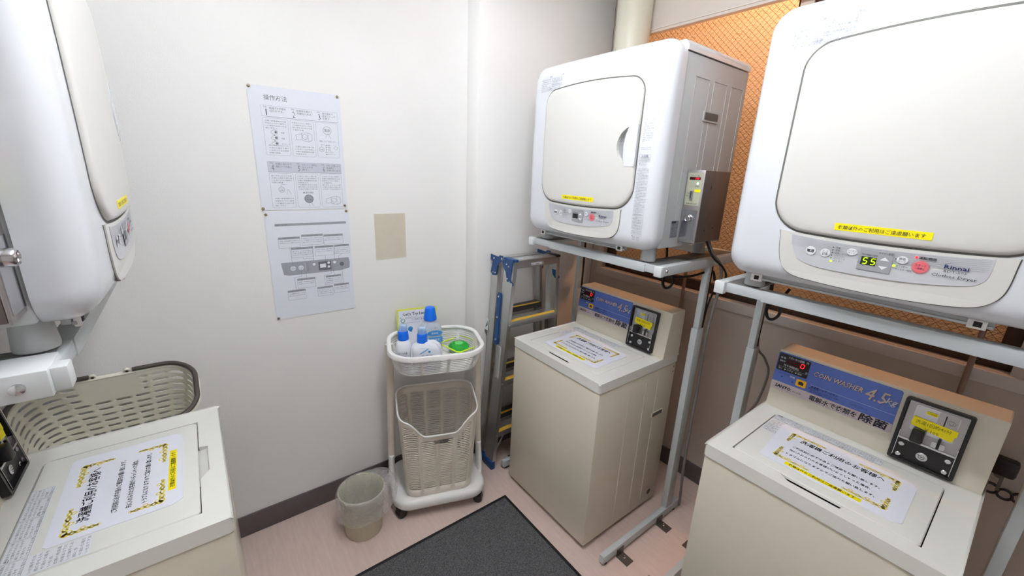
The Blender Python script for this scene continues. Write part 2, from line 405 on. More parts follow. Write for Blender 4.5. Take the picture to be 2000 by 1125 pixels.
# ================================================================== WALL PAPERS
def tack(parent, fr, u, v):
    bm = bmesh.new(); rings = []
    for r, h in ((.005, 0), (.0052, .003), (.004, .0045), (.001, .005)):
        rings.append([fr.p(u + r * cos(2 * pi * i / 10), v + r * sin(2 * pi * i / 10), h) for i in range(10)])
    loft(bm, rings); bmobj('thumbtack', bm, mat('tack_brass', (150, 135, 110), .35, .6, noise=.05), parent, True)
FP = lambda: Frame((0, 0, 0), (1, 0, 0), (0, 0, 1))      # normal = ex x ey = (0,-1,0): towards the room
def poster(name, x, z, label, tacks, w=.2998, h=.42):
    t = thing(name, label, 'poster', (x, YW - .0012, z))
    fr = FP(); bm = bmesh.new(); nx, ny = 12, 16
    def bow(u, v): return (.004 * max(0, (u / w - .8)) * max(0, (-v / h - .9)) * 40 if len(tacks) == 3 else 0)
    vs = [[bm.verts.new(fr.p(w * i / nx, -h * j / ny, .0006 + bow(w * i / nx, -h * j / ny))) for i in range(nx + 1)] for j in range(ny + 1)]
    for j in range(ny):
        for i in range(nx): bm.faces.new((vs[j][i], vs[j][i + 1], vs[j + 1][i + 1], vs[j + 1][i]))
    bmobj('paper', bm, POSTER, t, True)
    fr.surf = bow
    for u, v in tacks: tack(t, fr, u, v)
    return t, fr
t, fr = poster('instruction_poster', .1965, 1.7751, 'upper white instruction sheet with six numbered steps, pinned to the wall', [(.006, -.006), (.290, -.006), (.004, -.414), (.290, -.408)])
p = Print(fr, .0012); g = Print(fr, .0012); l = Print(fr, .0010)
g.text('操作方法', .046, -.043, .019, w=.072)
for row, (v1, v0) in enumerate(((-.062, -.098), (-.248, -.284))):
    l.frame(.034, .286, v0, v1, .0006)
    if row: fill = Print(fr, .0008); fill.rect(.034, .286, v0, v1); fill.build('printed_band', mat('poster_light_grey', (206, 210, 222), .6, noise=.01), t)
    g.line([(.034, v0), (.286, v0)], .0008)
    for i in range(3):
        u = .038 + i * .086; n = row * 3 + i + 1
        g.text(str(n), u + (.008 if n > 1 else .010), v0 + .004, .030, w=.008 if n > 1 else .0035); g.text('手順', u + .004, v1 - .007, .005, w=.010)
        for j, s in enumerate((['乾燥する衣類を', '仕分けする。'], ['乾燥扉を開けて', '衣類を入れる。'], ['扉を閉めて', '電源スイッチ', 'を押す。'], ['衣類に合わせて', '運転コースを選ぶ。'], ['スタート／一時停止', 'スイッチを', '押す。'], ['ブザーが鳴ったら', '乾燥終了', '衣類を取り出す。'])[n - 1]):
            g.text(s, u + .022, v1 - .011 - j * .009, .008, w=min(.052, .0075 * len(s)))
    for i in range(3):
        u0 = .036 + i * .085; u1 = u0 + .078; vt = v0 - .004; vb = v0 - .128
        for a, b in zip(R4(u0, u1, vb, vt, .006, 3), R4(u0, u1, vb, vt, .006, 3)[1:] + R4(u0, u1, vb, vt, .006, 3)[:1]): l.line([a, b], .0007)
        k = row * 3 + i
        if k != 2: lines(g, u0 + .006, u1 - .006, vt - .003, vt - (.035 if k not in (4, 5) else .058), 4 if k not in (4, 5) else 7, .0062, k)
        if k in (0, 1, 3): lines(g, u0 + .01, u1 - .006, vb + .04, vb + .006, 4, .0062, k + 3)
        uc = (u0 + u1) / 2; vc = (vt + vb) / 2
        if k == 0:
            for q in range(3):
                vv = vt - .046 - q * .019
                g.line([(u0 + .02, vv), (u0 + .03, vv + .008), (u0 + .042, vv + .004), (u0 + .04, vv - .006), (u0 + .024, vv - .007), (u0 + .02, vv)], .0008)
                g.disc(u0 + .036, vv, .004); g.text(('木綿', '化繊', 'デリケート')[q], u0 + .052, vv - .003, .0055)
                if q < 2: g.poly([(u0 + .029, vv - .009), (u0 + .033, vv - .009), (u0 + .031, vv - .013)])
        if k in (1, 5):
            vv = vt - .055 if k == 1 else vb + .026
            g.line([(uc - .004, vv - .012), (uc - .004, vv + .012), (uc + .016, vv + .015), (uc + .03, vv + .01), (uc + .03, vv - .01), (uc + .018, vv - .017), (uc - .004, vv - .012)], .0008)
            g.line([(uc + .016, vv + .015), (uc + .018, vv - .017)], .0006); g.ring(uc + .006, vv, .009, .0008)
            g.line([(uc - .004, vv + .01), (uc - .024, vv + .005), (uc - .022, vv - .012), (uc - .004, vv - .01)], .0008)
        if k == 2:
            g.ring(uc, vt - .027, .015, .0009); g.text('電源', uc, vt - .031, .012, al='c', w=.02)
            g.line([(uc - .003, vt - .052), (uc - .001, vt - .038), (uc + .003, vt - .037), (uc + .012, vt - .055)], .0007)
            g.text('「電源」ランプが点灯します。', u0 + .008, vt - .068, .006, w=.06)
            g.ring(u0 + .015, vt - .095, .009, .0008); g.text('切換', u0 + .015, vt - .098, .006, al='c')
            for q, s in enumerate(('標準', '厚物', '毛布', 'アイロン', 'デリケート')): g.text('● ' + s, u0 + .03, vt - .082 - q * .008, .0055)
            g.ring(u0 + .066, vt - .088, .007, .0007, ry=.006); g.line([(u0 + .015, vt - .086), (u0 + .015, vt - .078), (u0 + .027, vt - .078)], .0006)
        if k == 3:
            g.ring(uc - .004, vc + .004, .010, .0009); g.text('コース', uc - .004, vc + .006, .005, al='c', w=.012); g.text('切換', uc - .004, vc - .001, .006, al='c')
            g.line([(uc - .004, vc + .014), (uc - .004, vc + .022), (uc + .008, vc + .022)], .0006); g.line([(uc + .012, vc - .014), (uc + .013, vc + .004), (uc + .019, vc + .003), (uc + .026, vc - .012)], .0007)
        if k == 4:
            g.text('● 運転/燃焼', uc, vb + .052, .008, al='c', w=.036); g.ring(uc, vb + .032, .016, .0022); p.ring(uc, vb + .032, .0125, .0005); g.text('スタート', uc, vb + .034, .007, al='c'); g.text('一時停止', uc, vb + .026, .007, al='c')
            l.disc(uc, vb + .032, .0135, dw=-.0002)
            g.line([(uc, vb + .005), (uc + .001, vb + .02), (uc + .005, vb + .019), (uc + .015, vb + .006)], .0007)
g.build('printed_text', GINK, t); l.build('printed_rules', LINK, t); p.build('printed_marks', GINK, t)
t, fr = poster('panel_diagram_poster', .2002, 1.3511, 'lower white sheet with the control panel diagram and callout boxes, pinned to the wall', [(.006, -.012), (.290, -.006), (.006, -.414)])
g = Print(fr, .0013); l = Print(fr, .0010); wh = Print(fr, .0012); dk = Print(fr, .00125)
l.rect(.030, .286, -.056, -.047); g.text('操作・表示部', .035, -.0545, .008, w=.036)
top = [(.036, .110, -.098, -.140), (.116, .194, -.092, -.134), (.196, .270, -.096, -.136), (.076, .154, -.140, -.180), (.160, .230, -.140, -.180), (.234, .292, -.140, -.178)]
bot = [(.086, .152, -.264, -.304), (.192, .252, -.264, -.302), (.048, .112, -.308, -.348), (.156, .216, -.308, -.348), (.220, .280, -.304, -.342)]
for i, (u0, u1, v1, v0) in enumerate(top + bot):
    l.frame(u0, u1, v0, v1, .0009); l.rect(u0, u1, v1 - .008, v1)
    g.text(('電源スイッチ', 'タイマー設定', 'コース切換', 'ふんわりキープ', '残り時間表示', '運転/燃焼')[i % 6], (u0 + u1) / 2, v1 - .0065, .006, al='c', w=.04)
    lines(g, u0 + .004, u1 - .004, v1 - .009, v1 - .009 - .0075 * (3 if i % 2 else 2), 3 if i % 2 else 2, .0055, i)
l.poly([(.036, -.196), (.286, -.196), (.290, -.216), (.288, -.240), (.250, -.248), (.06, -.248), (.042, -.243)])
dk.rect(.168, .216, -.240, -.204)
wh.disc(.076, -.221, .0095, dw=.0001); wh.disc(.104, -.221, .0095, dw=.0001); wh.disc(.152, -.212, .0055, dw=.0001); wh.disc(.230, -.211, .006, dw=.0001); wh.rect(.174, .196, -.229, -.213, .0002); wh.disc(.207, -.211, .005, dw=.0002); wh.disc(.207, -.227, .005, dw=.0002)
dk.disc(.258, -.221, .0085)
g.text('電源', .076, -.225, .008, al='c'); g.text('切換', .104, -.225, .008, al='c')
for q in range(6): wh.rect(.119, .121, -.206 - q * .006, -.204 - q * .006, .0001); g.text('標準', .124, -.2065 - q * .006, .0045, w=.008)
for a in ([(.072, -.140), (.076, -.216)], [(.150, -.134), (.152, -.206)], [(.115, -.180), (.115, -.186), (.152, -.187), (.152, -.206)], [(.196, -.180), (.196, -.204)], [(.232, -.136), (.232, -.206)], [(.262, -.178), (.248, -.186), (.248, -.200)],
          [(.104, -.228), (.104, -.256), (.076, -.258), (.08, -.308)], [(.120, -.240), (.120, -.264)], [(.215, -.240), (.214, -.258), (.186, -.262), (.188, -.308)], [(.221, -.230), (.226, -.264)], [(.258, -.229), (.258, -.304)]):
    g.line(a, .0008); g.disc(*a[-1 if a[0][1] > -.19 else 0], .0018)
for q in range(4): g.text('終了ブザー', .220, -.222 - q * .006, .004, w=.018)
g.build('printed_text', GINK, t); l.build('printed_rules', SILV3 if 0 else mat('poster_grey', (160, 163, 172), .6, noise=.02), t); wh.build('printed_buttons', POSTER, t); dk.build('printed_screen', mat('poster_dark', (105, 107, 114), .6, noise=.02), t)
tag(box('paper_patch', .603, .741, YW - .0016, YW, 1.132, 1.329, TAN), 'small plain beige paper patch stuck on the wall right of the posters', 'paper')

# ================================================================== WASHER
def ornament(pr, cu, cv, su, sv):
    """a curly corner flourish running from the corner along both sides"""
    for axis in (0, 1):
        L = (.084, .055)[axis]; n = 30; prev = None
        for strand in (0, 1):
            pts = []
            for i in range(n + 1):
                t = i / n; a = L * t; amp = .0050 * (1 - .45 * t); b = amp * sin(t * 17 + strand * pi) + .002
                x, y = (a, b) if axis == 0 else (b, a); pts.append((cu + su * x, cv + sv * y))
            pr.line(pts, .0032 * (1.2 if strand else 1))
        pr.ring(cu + su * (L if axis == 0 else .003), cv + sv * (.003 if axis == 0 else L), .0035, .0014, 8)
    for q in range(4):
        pr.ring(cu + su * (.018 + .017 * q), cv + sv * (.003 + .006 * (q % 2)), .0052, .0022, 9)
        if q < 3: pr.ring(cu + su * (.003 + .006 * (q % 2)), cv + sv * (.016 + .014 * q), .0050, .0022, 9)
    pr.disc(cu + su * .004, cv + sv * .004, .0045, 8); pr.ring(cu + su * .010, cv + sv * .010, .005, .0018, 10)
WW, WD, WH = .5268, .5193, .7797
CON = Frame((.4028, 0, WH), (0, -1, 0), (.1148, 0, 1))       # console face: u to the right, v up the slope
CONL = sqrt(.0235 ** 2 + .2034 ** 2)
def cv_(z): return (z - WH) * CONL / .2034
def make_washer():
    t = thing('coin_washer', 'x', 'washing machine')
    hw = WW / 2; sb = WH - .0339
    bm = bmesh.new(); bx(bm, .004, WD - .006, -hw + .003, hw - .003, .022, sb - .002, .006, 2)
    for y in (-hw + .003, hw - .003):
        s = 1 if y > 0 else -1
        for x0 in (.19, .30, .385): bx(bm, x0, x0 + .004, y - .001 if s > 0 else y - .0015, y + .0015 if s > 0 else y + .001, .06, .70, .0006, 1)
    body = bmobj('body', bm, CREAM, t, True)
    for s in (-1, 1):
        y = s * (hw - .003)
        fr = Frame((0, y, 0), (-s, 0, 0), (0, 0, 1))
        fx = lambda x: -s * x
        a, b = sorted((fx(.375), fx(.455)))
        slab('side_grip', fr, R4(a, b, .505, .53, .004), -.001, .003, CREAM, t)
        a, b = sorted((fx(.380), fx(.450)))
        slab('grip_hollow', fr, R4(a, b, .509, .526, .003), .003, .0034, GREYD, t)
        a = fx(.45); pr = Print(fr, .0008); pr.disc(a, .075, .014, 20); pr.build('drain_plug', GREYD, t)
        for z in (.725, .70): pr2 = Print(fr, .0008); pr2.disc(fx(.495), z, .004, 10); pr2.build('screw_hole', DARK, t)
    box('plinth', .03, WD - .03, -hw + .02, hw - .02, 0, .024, RUBBER, t)
    # top slab with lid opening and finger notch
    FT = Frame((0, 0, 0), (0, -1, 0), (1, 0, 0))               # u right, v depth
    L0, L1, V0, V1 = -.209, .199, .055, .365
    hole = [(L0, V0), (-.085, V0), (-.055, .036), (.055, .036), (.062, V0), (L1, V0), (L1, V1 - .012), (L1 - .01, V1), (L0 + .01, V1), (L0, V1 - .012)]
    bm = bmesh.new(); plate(bm, rrect(hw, WD / 2, .012, 4) and [(x, y + WD / 2) for x, y in rrect(hw, WD / 2, .012, 4)], [hole], sb, WH, FT.p)
    es = [e for e in bm.edges if len(e.link_faces) == 2 and e.calc_face_angle(0) > 1.2 and all(abs(v.co.z - WH) < 1e-4 for v in e.verts) and (abs(e.verts[0].co.y) > hw - .02 or e.verts[0].co.x < .02)]
    bmesh.ops.bevel(bm, geom=es, offset=.005, segments=3, profile=.5, affect='EDGES')
    bmobj('top_panel', bm, CREAMT, t, True)
    box('lid_well', V0 - .03, V1 + .01, -L1 - .01, -L0 + .01, sb - .004, sb + .002, DARK, t)  # well floor coloured near-black, painting in the shade under the lid
    slab('finger_dish', Frame((.030, 0, WH - .003), (0, -1, 0), (1, 0, -.40)), [(-.098, 0), (.072, 0), (.066, .030), (-.092, .030)], -.0015, 0, CREAMT, t)
    bm = bmesh.new(); poly = [((L0 + L1) / 2 + x, (V0 + V1) / 2 + y) for x, y in rrect((L1 - L0) / 2 - .0022, (V1 - V0) / 2 - .002, .012, 4)]
    for e in range(1):
        rings = [[FT.p(u, v, WH - .009) for u, v in poly], [FT.p(u, v, WH - .0025) for u, v in poly]]
        inn = [((L0 + L1) / 2 + x, (V0 + V1) / 2 + y) for x, y in rrect((L1 - L0) / 2 - .0045, (V1 - V0) / 2 - .004, .010, 4)]
        rings.append([FT.p(u, v, WH + .0003) for u, v in inn]); rings.append([FT.p(u * .97, .01 + v * .955, WH + .0008) for u, v in inn])
        loft(bm, rings)
    lid = bmobj('lid', bm, CREAMT, t, True)
    # warning strip printed on the lid's back part
    FL = Frame((0, 0, WH + .0008), (0, -1, 0), (1, 0, 0)); pr = Print(FL, .0006)
    pl = Print(FL, .0003); pl.rect(-.205, .075, .322, .362).rect(-.205, -.150, .234, .322); pl.build('warning_sticker', TAGW, lid)
    for a, b in ((-.203, -.152), (-.150, -.092), (-.090, -.030), (-.028, .035), (.037, .074)):
        pr.frame(a, b, .324, .361, .0005); lines(pr, a + .003, b - .002, .359, .325, 5, .0062, int(a * 99) % 5)
    lines(pr, -.200, -.153, .32, .236, 10, .007, 2)
    pr.build('small_print', mat('mid_grey_ink', (112, 114, 122), .6, noise=.03), lid); pr = Print(FL, .0006); pr.text('△', -.148, .350, .009); pr.ring(-.02, .33, .005); pr.build('warning_symbol', INK, lid); pr = Print(FL, .0006); pr.text('注意', -.2, .352, .008, bold=.0003)
    pr.build('printed_text', INK, lid)
    # console
    c = WD; prof = [(.4028, WH), (.4263, .9831 - .006), (.4285, .982), (.4335, .9835), (c + .001, .9835), (c + .004, .98), (c + .004, WH)]
    bm = bmesh.new(); cw = hw - .005
    ring = lambda y, k: [Vector((.46 + (x - .46) * k, y, WH + (z - WH) * (1 if k == 1 else .99))) for x, z in prof]
    loft(bm, [ring(-cw, .985), ring(-cw + .003, 1), ring(cw - .003, 1), ring(cw, .985)])
    bmobj('console', bm, CREAM, t, True, 25)
    # control panel
    v = cv_
    pan = slab('control_panel', CON, R4(-.259, .061, v(.845), v(.975), .006), -.001, .0008, BLUE, t)
    slab('panel_band', CON, R4(-.259, .061, v(.845), v(.873), .004), .0008, .0012, LILAC, pan)
    slab('display', CON, R4(-.256, -.165, v(.913), v(.971), .004), .0008, .0022, BLK, pan)
    pr = Print(CON, .0026); pr.rect(-.229, -.176, v(.941), v(.957)); pr.build('display_window', REDW, pan)
    pr = Print(CON, .0030)
    u0, z0, z1 = -.190, v(.9425), v(.9555); zm = (z0 + z1) / 2; q = .0017; ww = .0095; sh = .12
    for a, b, e, d in ((u0, z0, u0 + ww, z0), (u0, z1, u0 + ww, z1), (u0, z0, u0, zm), (u0, zm, u0, z1), (u0 + ww, z0, u0 + ww, zm), (u0 + ww, zm, u0 + ww, z1)):
        S = lambda x, y: (x + (y - z0) * sh, y)
        if b == d: pr.line([S(a + .0008, b), S(e - .0008, d)], q)
        else: pr.line([S(a, b + .0006), S(e, d - .0006)], q)
    pr.build('digit', REDE, pan)
    pr = Print(CON, .0027)
    pr.text('ただいまの金額　円', -.228, v(.9605), .0085, w=.058).text('金 額', -.251, v(.955), .007, w=.016).text('運転中', -.251, v(.944), .006, w=.016).text('残り時間(約)', -.236, v(.931), .0085, w=.044).text('分', -.172, v(.929), .007)
    pr.text('洗い　▶ すすぎ　▶ 脱水', -.250, v(.918), .0065, w=.07).line([(-.252, v(.927)), (-.168, v(.927))], .0004)
    pr.text('除菌', -.210, v(.900), .0075, dw=.0002).build('printed_text', WINK, pan)
    pr = Print(CON, .0014); pr.text('▼', -.236, v(.890), .006).text('▼', -.203, v(.884), .006).ring(-.206, v(.903), .010, .0005, ry=.0055).text('◀', -.154, v(.886), .006)
    pr.text('洗濯槽シャワーボタン', -.148, v(.890), .0105, w=.072, bold=.0004)
    pr.text('運転開始から約5分以内にボタンを押し', -.148, v(.8825), .006, w=.078).text('続けると洗濯槽をすすぎます。', -.148, v(.8765), .006, w=.062).text('シャワーボタンを', -.045, v(.884), .006, w=.046)
    pr.text('入れてください', -.247, v(.902), .006, w=.034)
    pr.build('printed_text', NAVY, pan)
    pr = Print(CON, .0015); pr.line([(-.150, v(.900)), (.06, v(.900))], .0005)
    pr.build('printed_rules', WINK, pan)
    # slanted maker words with a light outline
    def word(s, u, z, h, w, dark, light, b=.0010):
        pa = Print(CON, .0014); pa.text(s, u + .0008, v(z) - .0008, h, w=w, shear=.22, bold=b)
        pa.build('printed_shadow', dark, pan)
        pb = Print(CON, .0018); pb.text(s, u, v(z), h, w=w, shear=.22, bold=b * .6); pb.build('printed_text', light, pan)
    word('COIN WASHER', -.152, .9315, .0225, .128, NAVY, PINKW); word('4.5', -.019, .919, .051, .050, NAVY, PINKW, .0014); word('kg', .032, .926, .026, .023, NAVY, WINK)
    pr = Print(CON, .0016); pr.text('SANYO', -.246, v(.8535), .0155, w=.046, shear=.15, bold=.0012); pr.build('maker_name', INK, pan); pr = Print(CON, .0016)
    pr.text('ASW-45CJ形', -.193, v(.855), .005, w=.026).text('電解水で衣類を', -.145, v(.852), .019, w=.124, shear=.12, bold=.0006); pr.build('printed_text', INK, pan); pr = Print(CON, .0016); pr.text('除菌', -.014, v(.850), .026, w=.064, shear=.12, bold=.0014); pr.build('printed_heading', INK, pan)
    slab('shower_button', CON, R4(-.190, -.161, v(.881), v(.904), .003), .0008, .003, YELB, pan)
    pr = Print(CON, .0033); pr.poly([(-.183, v(.887)), (-.168, v(.887)), (-.168, v(.895)), (-.174, v(.899)), (-.183, v(.897))]); pr.build('button_icon', INK, pan)
    # coin mechanism
    A0, A1, B0, B1 = .071, .205, v(.786), v(.970)
    coin = slab('coin_unit', CON, R4(A0 + .006, A1 - .006, B0 + .006, B1 - .006, .004), -.001, .006, BLK, t)
    bm = bmesh.new(); plate(bm, R4(A0, A1, B0, B1, .006), [R4(A0 + .007, A1 - .007, B0 + .007, B1 - .007, .004)], -.001, .016, CON.p); bmobj('coin_unit_rim', bm, BLK, coin)
    sp = v(.852)
    slab('steel_face', CON, R4(A0 + .009, A1 - .009, sp, B1 - .009, .002), .006, .0075, STEEL, coin)
    slab('raised_panel', CON, R4(A0 + .024, A1 - .024, sp + .03, B1 - .014, .006), .0075, .0105, CHROME, coin)
    slab('slot_plate', CON, R4(A0 + .070, A0 + .108, sp + .062, B1 - .016, .004), .0105, .0125, STEEL, coin)
    pr = Print(CON, .0128); pr.rect(A0 + .083, A0 + .0855, sp + .069, B1 - .020); pr.build('coin_slot', DARK, coin)
    pr = Print(CON, .0128); pr.ring(A0 + .098, sp + .084, .006, .0008).ring(A0 + .094, sp + .084, .006, .0008); pr.build('coin_symbol', GREYD, coin)
    slab('steel_lip', CON, R4(A0 + .009, A1 - .009, sp - .002, sp + .003), .006, .017, CHROME, coin)
    for u in (A0 + .009, A1 - .0105): slab('steel_lip', CON, R4(u, u + .0015, sp - .055, sp + .022), .006, .0175, CHROME, coin)
    k = box('return_knob', -.013, .013, -.0, .024, 0, .038, BLK, coin, bev=.004)
    k.matrix_local = Matrix.Translation(CON.p(A0 + .045, sp + .002, .0075)) @ Matrix((CON.ex, CON.n, CON.ey)).transposed().to_4x4()
    slab('lever_guide', CON, R4(A0 + .074, A0 + .10, sp + .004, sp + .020, .003), .0075, .015, CHROME, coin)
    slab('lever', CON, R4(A0 + .084, A0 + .090, sp + .004, sp + .032, .001), .013, .018, BLK, coin)
    def knobat(name, u, z, r, h, m):
        bm = bmesh.new(); rings = []
        for rr, hh in ((r, .006), (r, .006 + h * .7), (r * .8, .006 + h), (.0005, .006 + h)):
            rings.append([CON.p(u + rr * cos(2 * pi * i / 18), z + rr * sin(2 * pi * i / 18), hh) for i in range(18)])
        loft(bm, rings); return bmobj(name, bm, m, coin, True)
    for u, z in ((A0 + .020, .832), (A0 + .020, .800), (A1 - .020, .832), (A1 - .020, .800)): knobat('rivet', u, v(z), .0062, .003, CHROME)
    knobat('key_lock', .137, v(.817), .0118, .005, CHROME); pr = Print(CON, .0115); pr.ring(.137, v(.817), .0062, .0008).rect(.134, .140, v(.817) - .0008, v(.817) + .0008); pr.build('keyhole', DARK, coin)
    slab('price_sticker', CON, [(.097, v(.897)), (.178, v(.886)), (.181, v(.902)), (.184, v(.903)), (.184, v(.919)), (.097, v(.923)), (.095, v(.905))], .0128, .0134, YEL, coin)
    slab('coin_sticker', CON, R4(.117, .139, v(.938), v(.946)), .0128, .0134, YEL, coin)
    pr = Print(CON, .0137); pr.text('洗濯1回約40分', .103, v(.907), .0115, w=.070).text('￥100', .124, v(.891), .0115, w=.028).text('100円硬貨専用', .119, v(.940), .0045, w=.018); pr.build('printed_text', mat('olive_ink', (120, 105, 10), .6, noise=.03), coin)
    return t
def make_notice(parent_loc, rot, label, sk, yel_first=False):
    t = thing('notice_sheet', label, 'notice', parent_loc, rot)
    fr = Frame((0, 0, .0003), (0, -1, 0), (1, 0, 0))
    c = [(-.149, .094), (.140, .090), (.156, .10), (.153, .290), (.140, .304), (-.160, .246 + .07), (-.170, .30)]
    c = sk or [(-.150, .090), (.143, .090), (.158, .103), (.155, .290), (.145, .303), (-.165, .318), (-.168, .300)]
    slab('laminated_sheet', fr, c, 0, .0009, PAPER, t)
    g = Print(fr, .0012)
    for cu, cv, su, sv in ((-.128, .283, 1, -1), (.122, .283, -1, -1), (-.124, .124, 1, 1), (.122, .124, -1, 1)): ornament(g, cu, cv, su, sv); g.build('gold_ornament', GOLD, t); g = Print(fr, .0012)
    p = Print(fr, .0013)
    p.text('洗濯機ご利用のお客様へ', -.100, .248, .022, w=.196, shear=.05, bold=.0005); p.build('printed_heading', INK, t); p = Print(fr, .0013)
    p.text('ご利用前に必ず中身のご確認をお願い致します。', -.104, .203, .0115, w=.200, bold=.0003)
    p.text('先に入れられたお客様がいらっしゃった場合、', -.104, .179, .0115, w=.186, bold=.0003)
    p.text('トラブルになりますのでご協力お願い致します。', -.104, .153, .0115, w=.200, bold=.0003)
    p.build('printed_text', INK, t)
    slab('yellow_strip', fr, R4(-.090, .080, .101, .116), .0009, .0014, YEL, t)
    p = Print(fr, .0017); p.text('衣類以外のご利用はご遠慮願います', -.080, .104, .0105, w=.148, bold=.0002); p.build('printed_text', INK, t)
    return t
W0 = make_washer()
wash = [((1.103, 1.1266, 0), 0, 'cream coin washer beside the aluminium stepladder, red zero lit'),
        ((1.1046, .2017, 0), 0, 'nearest cream coin washer on the right, its console top lit orange'),
        ((-.0222, 1.188, 0), pi, 'cream coin washer on the left, cut by the photo edge, its lid facing away')]
for i, (loc, rz, lab) in enumerate(wash):
    o = W0 if i == 0 else copy_tree(W0)
    o.location = loc; o.rotation_euler = (0, 0, rz); o['label'] = lab; o['group'] = 'coin washers'
nl = ['laminated notice with gold corners on the lid of the washer by the stepladder', 'laminated notice with gold corners on the lid of the nearest right washer', 'laminated notice with gold corners and a dog-eared corner on the left washer lid']
for i, (loc, rz, lab) in enumerate(wash):
    n = make_notice((loc[0], loc[1], WH + .0008), rz, nl[i], None if i < 2 else [(-.146, .105), (-.133, .088), (.109, .087), (.150, .092), (.162, .104), (.163, .300), (.156, .307), (-.140, .307), (-.147, .300)]); n['group'] = 'notices on the washer lids'

# ================================================================== DRYER
DA, DB = .329, .3295          # half width, half height
def dome(y, z): return .010 * (abs(y) / DA) ** 2.6 + .006 * (abs(z - DB) / DB) ** 2.6
RE = .048
def edge(t):
    return 0 if t >= RE else RE * .8 * (1 - sqrt(max(0, 1 - ((RE - t) / RE) ** 2)))
def shell_ring(t, extra=0, x=None):
    rc = max(.02, .052 - .35 * t); o = []
    for y, z in dense(rrect(DA - t, DB - t, min(rc, DA - t, DB - t), 7), 7):
        z += DB; o.append(Vector((x if x is not None else dome(y, z) + edge(t) + extra, y, z)))
    return o
def boolean(o, cutter, op='DIFFERENCE'):
    md = o.modifiers.new('b', 'BOOLEAN'); md.object = cutter; md.operation = op; md.solver = 'EXACT'
    dg = bpy.context.evaluated_depsgraph_get(); me = bpy.data.meshes.new_from_object(o.evaluated_get(dg)); o.modifiers.clear(); old = o.data; o.data = me
def door_outline(off=0, n=10):
    yc, a = -.010, .231; z0, z1 = .142, .552; zc, b = (z0 + z1) / 2, (z1 - z0) / 2; o = []
    base = rrect(a + off, b + off, .048 + off, 8)
    low = rrect(a + off, b + off, .070 + off, 8)
    for (y, z) in base[:18] + low[18:]:
        k = .014 if z > 0 else .011
        o.append((yc + y, zc + z + (1 if z > 0 else -1) * k * (1 - (y / a) ** 2) * min(1, abs(z) / b)))
    # extra points along straight runs
    o2 = []
    for i in range(len(o)):
        p, q = o[i], o[(i + 1) % len(o)]; d = math.hypot(q[0] - p[0], q[1] - p[1]); m = max(1, int(d / .03))
        for j in range(m):
            s = j / m; y = p[0] + (q[0] - p[0]) * s; z = p[1] + (q[1] - p[1]) * s
            if m > 1 and abs(q[0] - p[0]) > abs(q[1] - p[1]):
                k = .014 if z > zc else .011; base = b + off; z = zc + (1 if z > zc else -1) * (base + k * (1 - ((y - yc) / a) ** 2))
            o2.append((y, z))
    return o2
